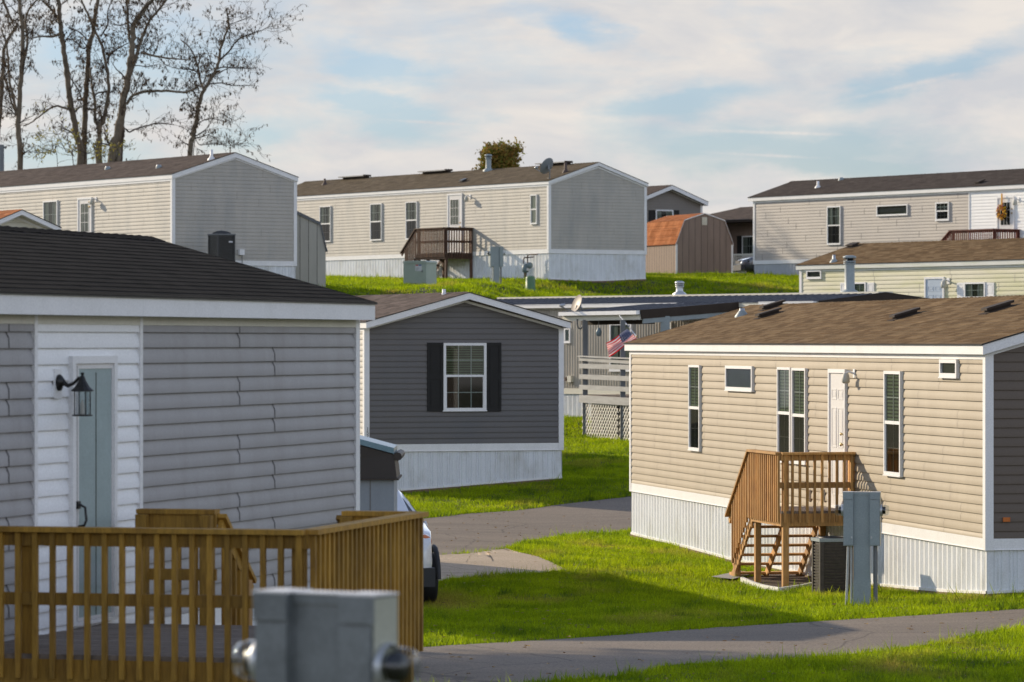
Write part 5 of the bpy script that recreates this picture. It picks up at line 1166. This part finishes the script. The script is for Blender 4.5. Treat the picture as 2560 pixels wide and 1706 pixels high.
# ================================================================= TREES
def rv(r): return Vector((r.uniform(-1,1),r.uniform(-1,1),r.uniform(-1,1)))
def spline(pts,n=5):
    out=[]; m=len(pts)
    for i in range(m-1):
        p0=pts[max(i-1,0)]; p1=pts[i]; p2=pts[i+1]; p3=pts[min(i+2,m-1)]
        for k in range(n):
            t=k/n; out.append(.5*((2*p1)+(p2-p0)*t+(2*p0-5*p1+4*p2-p3)*t*t+(3*p1-p0-3*p2+p3)*t**3))
    out.append(pts[-1]); return out
def bare_tree(name,label,limbs,Y,seed,twigs=1.0,leaf='leafpod',leafn=1.0):
    """limbs: list of (photo polyline [(px,py)..], start radius, end radius, density)"""
    r=random.Random(seed); x0=(limbs[0][0][0][0]-CX)*Y/FP; g=h1(x0,Y); root=empty(name,(x0,Y,g),0,label,'tree','bare trees on the ridge'); O=Vector((x0,Y,g))
    tr=MB(); br=MB(); lf=MB()
    def grow(p,d,rad,L,lev):
        n=5 if lev<2 else 4; pts=[p]; rads=[rad]; q=p.copy(); dd=d.copy()
        for i in range(n):
            dd=(dd+rv(r)*.36+Vector((0,0,.10 if lev<1 else -.03))).normalized(); q=q+dd*(L/n); pts.append(q.copy()); rads.append(max(.006,rad*(1-.8*(i+1)/n)))
        br.tube(pts,rads,4 if lev<1 else 3,'twig',cap=False,smooth=False)
        if lev<3:
            for i in range(1,n+1):
                for _ in range(1 if r.random()<(.70 if lev<1 else .56)*twigs else 0):
                    sd=(dd+rv(r)*1.05).normalized(); grow(pts[i],sd,rads[i]*.72,L*r.uniform(.42,.68),lev+1)
        if lev>=1:
            for _ in range(int(r.random()*3.0*leafn+.3)):
                c=pts[r.randint(1,n)]; h=r.uniform(.05,.13); e=r.uniform(.018,.04)
                a=rv(r)*e; dn=Vector((r.uniform(-.3,.3),r.uniform(-.3,.3),-1))*h if leaf=='leafpod' else rv(r)*h
                lf.add([c-a,c+a,c+a*.8+dn,c-a*.5+dn*1.1],[(0,1,2,3)],leaf)
    for pts,r0,r1,den in limbs:
        r0*=1.13; r1*=1.13
        yo=r.uniform(-.8,.8); n=len(pts); w=[]
        for i,(px,py) in enumerate(pts):
            v=P(px,py,Y+yo*i/n)-O; w.append(v)
        if pts[0][1]>330: w=[Vector((w[0].x-(w[1].x-w[0].x)*.3,w[0].y,-.2))]+w
        sp=spline(w,5); m=len(sp); rads=[r0+(r1-r0)*i/(m-1) for i in range(m)]
        sp=[p+rv(r)*min(.05,r0*.22) for p in sp]
        (tr if r0>.06 else br).tube(sp,rads,9 if r0>.06 else 5,'bark' if r0>.06 else 'twig')
        step=max(1,int(round(2/den))) if den>0 else 10**6
        for i in range(2,m,step):
            if sp[i].z<3.0 and r.random()<.5: continue
            d=(sp[min(i+1,m-1)]-sp[i-1]).normalized(); sd=(d*.45+rv(r)).normalized(); sd.z=abs(sd.z)*.7+.05; sd.y*=.8
            grow(sp[i],sd.normalized(),max(.012,rads[i]*.33),r.uniform(.7,1.5),0 if rads[i]>.05 else 1)
    tr.build('trunk',None,root) if tr.v else None
    br.build('branches',None,root); lf.build('seed_pods' if leaf=='leafpod' else 'leaves',None,root)
    return root
S=3.268
def q(*a): return [(x/S,y/S) for x,y in a]
bare_tree('bare_tree','bare tree at the far edge of the picture with tangled boughs and hanging pods',[(q((-30,1340),(0,900),(22,600),(30,430),(70,320),(150,190)),.12,.05,1.2),(q((22,600),(60,700),(90,820),(130,920)),.06,.03,.8),(q((0,-60),(60,90),(110,190)),.07,.04,1)],187,11)
bare_tree('bare_tree','second bare tree, single mottled trunk forking high above the roof',[(q((168,1385),(150,1100),(155,900),(172,600),(190,350),(170,120),(150,-120),(170,-500)),.125,.06,.9),(q((165,700),(195,500),(225,350),(210,180),(250,60),(340,-40)),.07,.03,1.2),(q((150,980),(110,800),(75,640),(60,400),(10,240)),.06,.03,1.1),(q((180,1300),(210,1180),(240,1080)),.03,.01,.9)],185,12)
bare_tree('bare_tree','tall slightly leaning bare tree left of the twin trunks',[(q((660,1345),(625,1100),(585,880),(555,650),(520,420),(495,200),(478,0),(460,-300)),.15,.08,.45),(q((570,900),(520,880),(440,870),(350,930),(260,1000),(190,1030)),.055,.02,1.3),(q((500,270),(430,300),(330,300),(240,320)),.06,.02,1.4),(q((500,200),(430,90),(340,0),(300,-60)),.06,.03,1)],189,13)
bare_tree('bare_tree','straight bare tree with rough bark just beside the leaning one',[(q((690,1340),(688,1100),(698,850),(715,600),(722,420),(760,250),(790,60),(820,-160)),.14,.07,.5),(q((740,300),(690,400),(620,340),(560,320)),.04,.02,1.1),(q((675,830),(640,740),(590,660),(560,600)),.035,.02,1),(q((560,230),(640,260),(720,330)),.03,.02,1)],190,14)
bare_tree('bare_tree','bare tree forking low into several steep stems',[(q((805,1330),(808,1230),(812,1130)),.15,.13,0),(q((812,1130),(778,1000),(775,850),(750,700),(735,560)),.085,.04,.8),(q((812,1130),(845,1000),(880,820),(888,700),(870,540),(830,370),(780,260),(700,80),(640,-40)),.095,.04,.6),(q((878,520),(900,450),(960,400),(1050,350)),.05,.02,1.2),(q((880,750),(800,760),(770,800)),.04,.03,.8),(q((820,300),(880,200),(880,90),(930,-30)),.04,.02,1)],188,15)
bare_tree('bare_tree','largest bare tree with heavy leaning trunk and wide horizontal bough',[(q((915,1325),(950,1120),(990,930),(1020,760),(1060,560),(1080,380),(1100,200),(1170,90),(1235,0),(1300,-150)),.19,.07,.5),(q((972,1325),(985,1200),(998,1110),(1000,980)),.12,.08,0),(q((1035,850),(1090,780),(1200,750),(1350,745),(1500,755),(1590,730)),.065,.04,1.3),(q((1075,590),(1120,430),(1165,300),(1210,190),(1290,90),(1380,-20)),.08,.04,.9),(q((1150,430),(1250,455),(1400,480),(1560,490)),.06,.02,1.6),(q((1060,340),(1045,200),(1040,60),(1030,-60)),.06,.04,.8),(q((1000,1160),(1060,1080),(1160,1040),(1290,1010),(1420,1020)),.045,.02,1.3),(q((1060,180),(980,210),(900,190)),.03,.015,1)],184,16)
bare_tree('bare_tree','bare spreading tree standing alone over the roof peak, hung with dark pods',[(q((1550,1280),(1575,1130),(1600,1000),(1625,860),(1665,740),(1740,620),(1790,500),(1800,400),(1840,290),(1870,190),(1850,80)),.115,.03,1.0),(q((1665,740),(1630,640),(1620,560),(1590,460),(1540,380),(1480,330)),.055,.02,1.3),(q((1800,490),(1870,420),(1930,340),(2010,290),(2110,260),(2200,220)),.045,.012,1.4),(q((1770,560),(1850,550),(1960,560),(2090,560)),.035,.012,1.4),(q((1700,690),(1800,680),(1900,700),(2060,700)),.035,.012,1.3),(q((1620,1010),(1690,975),(1790,980),(1890,1020)),.022,.01,1.4),(q((1580,1240),(1640,1190),(1760,1180),(1900,1190),(2030,1165)),.02,.008,1.4),(q((1640,600),(1560,570),(1440,560),(1330,520)),.03,.01,1.3),(q((1870,200),(1940,180),(2060,130)),.02,.01,1.2)],186,17)
bare_tree('understory_sapling','thin yellow leaved sapling low between the bare trunks',[(q((600,1345),(540,1240),(480,1120),(430,1020)),.02,.01,1.3),(q((470,1340),(440,1250),(420,1180)),.015,.008,1.6),(q((860,1320),(850,1290),(840,1250)),.012,.006,1.5),(q((700,1330),(690,1290)),.01,.006,1.6)],180,18,.8,'leafyellow',1.5)
# round autumn tree behind the home on the rise
Y=176; x=(1245-CX)*Y/FP; g=h1(x,Y); r=empty('autumn_tree',(x,Y,g),0,'round crowned tree with green and rust leaves rising behind the ridge','tree'); rr=random.Random(5)
b=MB(); zc=(HY-395)*Y/FP-g; b.tube([(0,0,-.2),(0.02,0,1.8),(0,.02,zc-.3),(0,0,zc+.6)],[.14,.11,.07,.03],10,'bark')
for i in range(26):
    a=rr.uniform(0,6.28); z0=zc-rr.uniform(-.1,1.2); b.tube([(0,0,z0),(.35*math.cos(a),.35*math.sin(a),z0+.25),(.62*math.cos(a),.62*math.sin(a),z0+.55)],[.035,.02,.008],5,'twig')
b.build('trunk',None,r); b=MB()
cl=[(rr.gauss(0,.42),rr.gauss(0,.42),zc-.35+rr.uniform(-.55,.75)) for _ in range(60)]
cl=[c for c in cl if (c[0]**2+c[1]**2)**.5<1.0-.35*max(0,c[2]-zc)]
for i in range(11000):
    c=rr.choice(cl); v=Vector(c)+Vector((rr.gauss(0,.17),rr.gauss(0,.17),rr.gauss(0,.17))); e=rr.uniform(.05,.085); a=rv(rr)*e; c2=rv(rr)*e
    b.add([v-a,v+c2,v+a,v-c2],[(0,1,2,3)],'leafautumn')
b.build('crown',None,r)
def leafy(name,label,x,y,hc,rad,n,mat,seed,cat='tree'):
    g=h1(x,y); r=empty(name,(x,y,g),0,label,cat); rr=random.Random(seed); b=MB(); b.tube([(0,0,-.2),(.1,0,hc*.5),(0,0,hc+rad*.6)],[.25,.18,.05],10,'bark')
    for i in range(30):
        a=rr.uniform(0,6.28); z0=hc-rad*rr.uniform(.2,.9); b.tube([(0,0,z0),(rad*.4*math.cos(a),rad*.4*math.sin(a),z0+rad*.3),(rad*.8*math.cos(a),rad*.8*math.sin(a),z0+rad*.5)],[.06,.04,.015],5,'twig')
    b.build('trunk',None,r); b=MB(); cl=[]
    while len(cl)<90:
        v=rv(rr)
        if .3<v.length<1: cl.append(v*rad)
    for i in range(n):
        v=rr.choice(cl)+Vector((rr.gauss(0,.35),rr.gauss(0,.35),hc+rr.gauss(0,.3))); e=rr.uniform(.10,.2); a=rv(rr)*e; c2=rv(rr)*e; b.add([v-a,v+c2,v+a,v-c2],[(0,1,2,3)],mat)
    b.build('crown',None,r)
leafy('shade_tree','tall leafy tree off beyond the greige home, its crown shading the near verge',-17.9,58.5,11.4,3.0,9000,'leafgreen',6)  # unseen tree added to cast shade on the near verge
Y=178; p=P(4,440,Y); g=h1(p.x,p.y); b=MB(); b.tube([(0,0,-.2),(0,0,(HY-362)*Y/FP-g)],[.13,.11],10,'greypost'); b.box((-.18,-.03,(HY-372)*Y/FP-g),(.18,.03,(HY-366)*Y/FP-g),'greypost'); o=b.build('utility_pole'); o.location=(p.x,p.y,g); tag(o,'short weathered grey pole at the picture edge beside the bare trees','pole')

# ================================================================= GROUND, ROADS
def ribbon(name,e1,e2,mat,nx=14,ny=70,kind='structure',lift=.012):
    a=resamp(e1,ny*2); b=resamp(e2,ny*2); ny=ny*2; vs=[]; a=a+rng.normal(0,.025,a.shape)+.05*np.sin(np.arange(ny)[:,None]*.55+len(name)); b=b+rng.normal(0,.025,b.shape)+.05*np.sin(np.arange(ny)[:,None]*.43)
    T=np.linspace(0,1,nx)
    X=a[:,None,0]+(b[:,None,0]-a[:,None,0])*T; Yy=a[:,None,1]+(b[:,None,1]-a[:,None,1])*T; Z=hgt(X,Yy)+lift
    vs=[tuple(v) for v in np.stack([X,Yy,Z],-1).reshape(-1,3)]
    fs=[(i*nx+j,i*nx+j+1,(i+1)*nx+j+1,(i+1)*nx+j) for i in range(ny-1) for j in range(nx-1)]
    m=MB(); m.add(vs,fs,mat,True); o=m.build(name); o['kind']=kind
    return list(map(tuple,a))+list(map(tuple,b[::-1]))
g_=lambda l:[GP(*p) for p in l]
top1=[(-14,66),(-7,70)]+g_([(1072,1297),(1180,1286),(1290,1278),(1400,1264),(1500,1252),(1578,1243),(1690,1232)])+[(10,96),(16,104)]
bot1=[(-14,58.5),(-7,61.5)]+g_([(1080,1395),(1170,1385),(1268,1371),(1340,1352),(1450,1337),(1578,1327),(1650,1318)])+[(11,88.5),(17,97)]
poly1=ribbon('middle_road',top1,bot1,'road')
top2=[(-14,42),(-6,44.2)]+g_([(1072,1621),(1250,1609),(1450,1597),(1620,1586),(1795,1572),(2050,1556),(2300,1541),(2560,1525)])+[(12,53.2),(20,57)]
bot2=[(-14,37),(-6,39.4)]+g_([(1200,1725),(1400,1706),(1563,1694),(1663,1668),(1850,1658),(1995,1650),(2150,1637),(2300,1617),(2430,1594),(2560,1571)])+[(12,50.4),(20,54)]
poly2=ribbon('lower_road',top2,bot2,'road')
poly3=ribbon('driveway',g_([(1060,1393),(1170,1387),(1268,1373)]),g_([(1060,1460),(1150,1448),(1250,1441),(1423,1430)]),'apron',10,20,lift=.016)
polys=[poly1,poly2,poly3]
# lawn sheet, reaching the horizon
def lines(segs):
    o=[]
    for a,b,s in segs: o+=list(np.arange(a,b,s))
    return np.array(o+[segs[-1][1]])
xs=lines([(-900,-120,130),(-120,-30,7.5),(-30,-9,.7),(-9,11,.22),(11,30,.7),(30,120,7.5),(120,900,130)])
ys=lines([(-12,36,1.0),(36,96,.26),(96,122,.5),(122,136,.35),(136,175,.8),(175,260,5),(260,2400,200)])
XX,YY=np.meshgrid(xs,ys); ZZ=hgt(XX,YY)
bump=.018*np.sin(XX*2.3+np.cos(YY*1.7)*2)*np.cos(YY*1.9+XX*.6)
ins=np.zeros(XX.shape,bool)
for p in polys: ins|=inpoly(XX,YY,p)
ZZ=np.where(ins,ZZ-.07,ZZ+bump*.6)
nx,ny=len(xs),len(ys); V=np.stack([XX,YY,ZZ],-1).reshape(-1,3)
I0=(np.arange(ny-1)[:,None]*nx+np.arange(nx-1)).ravel(); Fq=np.stack([I0,I0+1,I0+nx+1,I0+nx],1)
def npmesh(name,V,Fc,mats,smooth=True,col=None):
    me=bpy.data.meshes.new(name); me.vertices.add(len(V)); me.vertices.foreach_set('co',V.astype(np.float32).ravel()); k=Fc.shape[1]
    me.loops.add(Fc.size); me.loops.foreach_set('vertex_index',Fc.astype(np.int32).ravel()); me.polygons.add(len(Fc)); me.polygons.foreach_set('loop_start',np.arange(0,Fc.size,k,dtype=np.int32))
    me.polygons.foreach_set('use_smooth',np.full(len(Fc),smooth)); me.update(); me.validate()
    for m_ in mats: me.materials.append(M[m_])
    o=bpy.data.objects.new(name,me); COL.objects.link(o); return o
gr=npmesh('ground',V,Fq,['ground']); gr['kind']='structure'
# grass blades: one uncountable mass
foot=[]
for hh in (A,A2,D,E,Fh,G,H,B,C,I): foot.append([tuple(hh.wld(q)[:2]) for q in ((.0,.0,0),(hh.W,0,0),(hh.W,hh.Len,0),(0,hh.Len,0))])
mul=[GP(*p) for p in [(1850,1453),(1955,1482),(2052,1462),(1985,1432)]]; pad=[GP(*p) for p in [(1778,1450),(1832,1457),(1890,1441),(1852,1436)]]
bl=[]; 
def scatter(x0,x1,y0,y1,dens,h0,h1_,w0,per=3,spread=.03):
    n=int((x1-x0)*(y1-y0)*dens); x=rng.uniform(x0,x1,n); y=rng.uniform(y0,y1,n); k=np.abs((x)/y)<.137
    x,y=x[k],y[k]; bad=np.zeros(len(x),bool)
    for p in polys+foot+[mul,pad]: bad|=inpoly(x+rng.normal(0,.03,len(x)),y+rng.normal(0,.05,len(x)),p)
    x,y=x[~bad],y[~bad]; pat=np.sin(x*1.9+np.sin(y*1.3)*1.5)*np.sin(y*1.1+x*.7)
    x=np.repeat(x,per)+rng.normal(0,spread,len(x)*per); y=np.repeat(y,per)+rng.normal(0,spread,len(y)*per); pat=np.repeat(pat,per)
    z=hgt(x,y)-.01; hh=rng.uniform(h0,h1_,len(x))*(1+.35*pat)*np.where(rng.random(len(x))<.03,1.9,1); a=rng.uniform(0,2*np.pi,len(x)); w=w0*rng.uniform(.6,1.4,len(x)); lean=rng.normal(0,.38,(len(x),2))*hh[:,None]
    b0=np.stack([x-np.cos(a)*w,y-np.sin(a)*w,z],1); b1=np.stack([x+np.cos(a)*w,y+np.sin(a)*w,z],1); tp=np.stack([x+lean[:,0],y+lean[:,1],z+hh],1)
    bl.append(np.stack([b0,b1,tp],1).reshape(-1,3))
scatter(-2.5,8.5,38,75,470,.035,.095,.006,3)
scatter(-2.5,8.5,38,75,14,.09,.14,.008,5,.05)
scatter(-4,5,71,92,260,.05,.11,.009,3)
scatter(0,5,90,113,170,.05,.11,.011,3)
scatter(-10,13,124,175,50,.07,.14,.018,4,.06)
Vb=np.concatenate(bl); Fb=np.arange(len(Vb)).reshape(-1,3)
o=npmesh('lawn_grass',Vb,Fb,['blade'],False); tag(o,'short lawn grass covering the slopes between the homes','grass',kind='stuff'); print('BLADES',len(Fb))

n=1500; x=rng.uniform(-2.5,8.5,n); y=rng.uniform(39,112,n); k=np.abs(x/y)<.135; x,y=x[k],y[k]; z=hgt(x,y)+rng.uniform(.03,.07,len(x)); e=rng.uniform(.015,.04,len(x)); a=rng.uniform(0,6.28,len(x))
vv=np.stack([np.stack([x+e*np.cos(a),y+e*np.sin(a),z],1),np.stack([x-e*np.sin(a),y+e*np.cos(a),z+.012],1),np.stack([x-e*np.cos(a),y-e*np.sin(a),z],1),np.stack([x+e*.8*np.sin(a),y-e*.8*np.cos(a),z+.01],1)],1).reshape(-1,3)
M['drybrown']=leafmat('fallen_leaf',(.16,.08,.03),(.42,.28,.10),.2); o=npmesh('fallen_leaves',vv,np.arange(len(vv)).reshape(-1,4),['drybrown'],False); tag(o,'dry fallen leaves scattered thinly over the lawns and roads','fallen leaves',kind='stuff')
# ================================================================= SKY, SUN, CAMERA
wd=bpy.data.worlds.new('World'); scene.world=wd; wd.use_nodes=True; nt=wd.node_tree; L=nt.links.new; bg=nt.nodes['Background']
sky=node(nt,'ShaderNodeTexSky'); sky.sky_type='NISHITA'; sky.sun_disc=False; sky.sun_elevation=ELEV; sky.sun_rotation=math.atan2(SUNH.x,SUNH.y); sky.altitude=300; sky.air_density=1.0; sky.dust_density=1.0; sky.ozone_density=2.0
tc=node(nt,'ShaderNodeTexCoord'); sp=node(nt,'ShaderNodeSeparateXYZ'); L(tc.outputs['Generated'],sp.inputs[0])
# cirrus laid on the dome: u = azimuth, v = elevation (both as slopes)
mxy=node(nt,'ShaderNodeVectorMath',operation='LENGTH'); cxy=node(nt,'ShaderNodeCombineXYZ'); L(sp.outputs['X'],cxy.inputs['X']); L(sp.outputs['Y'],cxy.inputs['Y']); L(cxy.outputs[0],mxy.inputs[0])
az=node(nt,'ShaderNodeMath',operation='ARCTAN2'); L(sp.outputs['X'],az.inputs[0]); L(sp.outputs['Y'],az.inputs[1])
el=node(nt,'ShaderNodeMath',operation='ARCTAN2'); L(sp.outputs['Z'],el.inputs[0]); L(mxy.outputs['Value'],el.inputs[1])
uv=node(nt,'ShaderNodeCombineXYZ'); L(az.outputs[0],uv.inputs['X']); L(el.outputs[0],uv.inputs['Y'])
def nz(scale,st,rot=0,off=(0,0,0),d=6.0,r=.6,dist=0):
    mp=node(nt,'ShaderNodeMapping'); mp.inputs['Scale'].default_value=st; mp.inputs['Rotation'].default_value=(0,0,rot); mp.inputs['Location'].default_value=off; L(uv.outputs[0],mp.inputs['Vector'])
    n_=node(nt,'ShaderNodeTexNoise',Scale=scale,Detail=d,Roughness=r,Distortion=dist); L(mp.outputs[0],n_.inputs['Vector']); return n_.outputs['Fac']
def mth(op,a,b):
    m_=node(nt,'ShaderNodeMath',operation=op)
    for i,v in enumerate((a,b)):
        if isinstance(v,(int,float)): m_.inputs[i].default_value=v
        else: L(v,m_.inputs[i])
    return m_.outputs[0]
wn=node(nt,'ShaderNodeTexNoise',Scale=30.0,Detail=5.0,Roughness=.6); wm=node(nt,'ShaderNodeMapping'); wm.inputs['Scale'].default_value=(1,2.5,1); L(uv.outputs[0],wm.inputs['Vector']); L(wm.outputs[0],wn.inputs['Vector'])
ws=node(nt,'ShaderNodeVectorMath',operation='MULTIPLY_ADD'); L(wn.outputs['Color'],ws.inputs[0]); ws.inputs[1].default_value=(.05,.016,0); ws.inputs[2].default_value=(-.025,-.008,0)
wa=node(nt,'ShaderNodeVectorMath',operation='ADD'); L(uv.outputs[0],wa.inputs[0]); L(ws.outputs[0],wa.inputs[1])
def blob(px,py,rx,ry,rot=0,warp=True):
    """soft opening in the cirrus centred where the photo's pixel looks (az, el)"""
    a=math.atan((px-CX)/FP); e=math.atan((HY-py)/FP)
    mp=node(nt,'ShaderNodeMapping'); mp.vector_type='TEXTURE'; mp.inputs['Location'].default_value=(a,e,0); mp.inputs['Rotation'].default_value=(0,0,rot); mp.inputs['Scale'].default_value=(rx/FP,ry/FP,1); L((wa if warp else uv).outputs[0],mp.inputs['Vector'])
    ln=node(nt,'ShaderNodeVectorMath',operation='LENGTH'); L(mp.outputs[0],ln.inputs[0])
    mr=node(nt,'ShaderNodeMapRange',interpolation_type='SMOOTHSTEP'); mr.inputs[1].default_value=1; mr.inputs[2].default_value=0; L(ln.outputs['Value'],mr.inputs[0]); return mr.outputs[0]
bl_=None
for b_ in ((300,160,620,190,-.1),(160,400,360,110,0),(930,165,260,70,-.2),(880,250,260,60,-.2),(1010,310,330,85,-.15),(1700,250,360,70,.1),(1950,355,800,95,-.03),(2080,405,600,60,-.05),(2350,180,380,70,.3),(1480,90,260,60,-.3),(650,330,260,90,.2)):
    v=blob(*b_); bl_=v if bl_ is None else mth('MAXIMUM',bl_,v)
n1=nz(18.0,(1,2.4,1),-.22,(3.1,1.7,0),7.0,.55,.6); n2=nz(60.0,(1,4.5,1),-.14,(7.7,2.3,0),6.0,.6,.3)
cl_=mth('ADD',mth('MULTIPLY',n1,.75),mth('MULTIPLY',n2,.35))
# cloud cover = base + noise - openings
st_=None
for b_ in ((1930,333,300,7,-.035),(1960,392,260,6,-.05),(1060,306,150,6,-.06),(2280,215,240,9,.22)):
    v=blob(*b_,warp=False); st_=v if st_ is None else mth('MAXIMUM',st_,v)
n4=nz(900.0,(1,1,1),0,(0,0,0),3.0,.6); st_=mth('MULTIPLY',st_,mth('MULTIPLY',n4,1.7))
cov=mth('ADD',mth('SUBTRACT',mth('ADD',mth('MULTIPLY',cl_,2.4),-.42),mth('MULTIPLY',bl_,1.05)),mth('MULTIPLY',st_,.55))
mr=node(nt,'ShaderNodeMapRange'); mr.inputs[1].default_value=0; mr.inputs[2].default_value=.95; mr.inputs[3].default_value=.26; mr.inputs[4].default_value=1; L(cov,mr.inputs[0])
ccol=node(nt,'ShaderNodeMix',data_type='RGBA'); n3=nz(26.0,(1,2.6,1),-.2,(1,5,0),5.0,.55,.4); mr3=node(nt,'ShaderNodeMapRange'); mr3.inputs[1].default_value=.35; mr3.inputs[2].default_value=.65; L(n3,mr3.inputs[0]); L(mr3.outputs[0],ccol.inputs[0])
CB=10.0; hi=node(nt,'ShaderNodeMapRange'); hi.inputs[1].default_value=.10; hi.inputs[2].default_value=.22; L(el.outputs[0],hi.inputs[0]); hm=node(nt,'ShaderNodeMix',data_type='RGBA',blend_type='MULTIPLY'); L(hi.outputs[0],hm.inputs[0]); L(ccol.outputs[2],hm.inputs[6]); hm.inputs[7].default_value=(2.7,2.98,3.3,1)  # unseen sky above the frame brightened and blued to fill shaded walls
ccol.inputs[6].default_value=(.63*CB,.64*CB,.67*CB,1); ccol.inputs[7].default_value=(.83*CB,.78*CB,.73*CB,1)
hsv=node(nt,'ShaderNodeMix',data_type='RGBA',blend_type='MULTIPLY'); hsv.inputs[0].default_value=1; L(sky.outputs[0],hsv.inputs[6]); hsv.inputs[7].default_value=(.74,.92,1.25,1)
fe=node(nt,'ShaderNodeMapRange'); fe.inputs[1].default_value=.18; fe.inputs[2].default_value=.43; fe.inputs[3].default_value=1; fe.inputs[4].default_value=.12; L(el.outputs[0],fe.inputs[0])
mx=node(nt,'ShaderNodeMix',data_type='RGBA'); L(mth('MULTIPLY',mr.outputs[0],fe.outputs[0]),mx.inputs[0]); L(hsv.outputs[2],mx.inputs[6]); L(hm.outputs[2],mx.inputs[7]); L(mx.outputs[2],bg.inputs['Color']); bg.inputs['Strength'].default_value=.1
ld=bpy.data.lights.new('sun','SUN'); ld.energy=5.0; ld.angle=R(.53); ld.color=(1,.84,.61); lo=bpy.data.objects.new('sun',ld); COL.objects.link(lo)
sd=Vector((SUNH.x*math.cos(ELEV),SUNH.y*math.cos(ELEV),math.sin(ELEV))); lo.rotation_euler=sd.to_track_quat('Z','Y').to_euler(); lo.location=sd*50
cd=bpy.data.cameras.new('camera'); cd.lens=FP*36/2560; cd.sensor_width=36; cd.clip_start=.5; cd.clip_end=6000; cd.dof.use_dof=True; cd.dof.focus_distance=58; cd.dof.aperture_fstop=5.0
cam=bpy.data.objects.new('camera',cd); COL.objects.link(cam); cam.rotation_euler=(R(90),0,0); scene.camera=cam
scene.view_settings.view_transform='Standard'; scene.view_settings.look='None'; scene.view_settings.exposure=0; scene.view_settings.gamma=1
scene.cycles.max_bounces=6; scene.cycles.transparent_max_bounces=8; scene.cycles.use_denoising=True
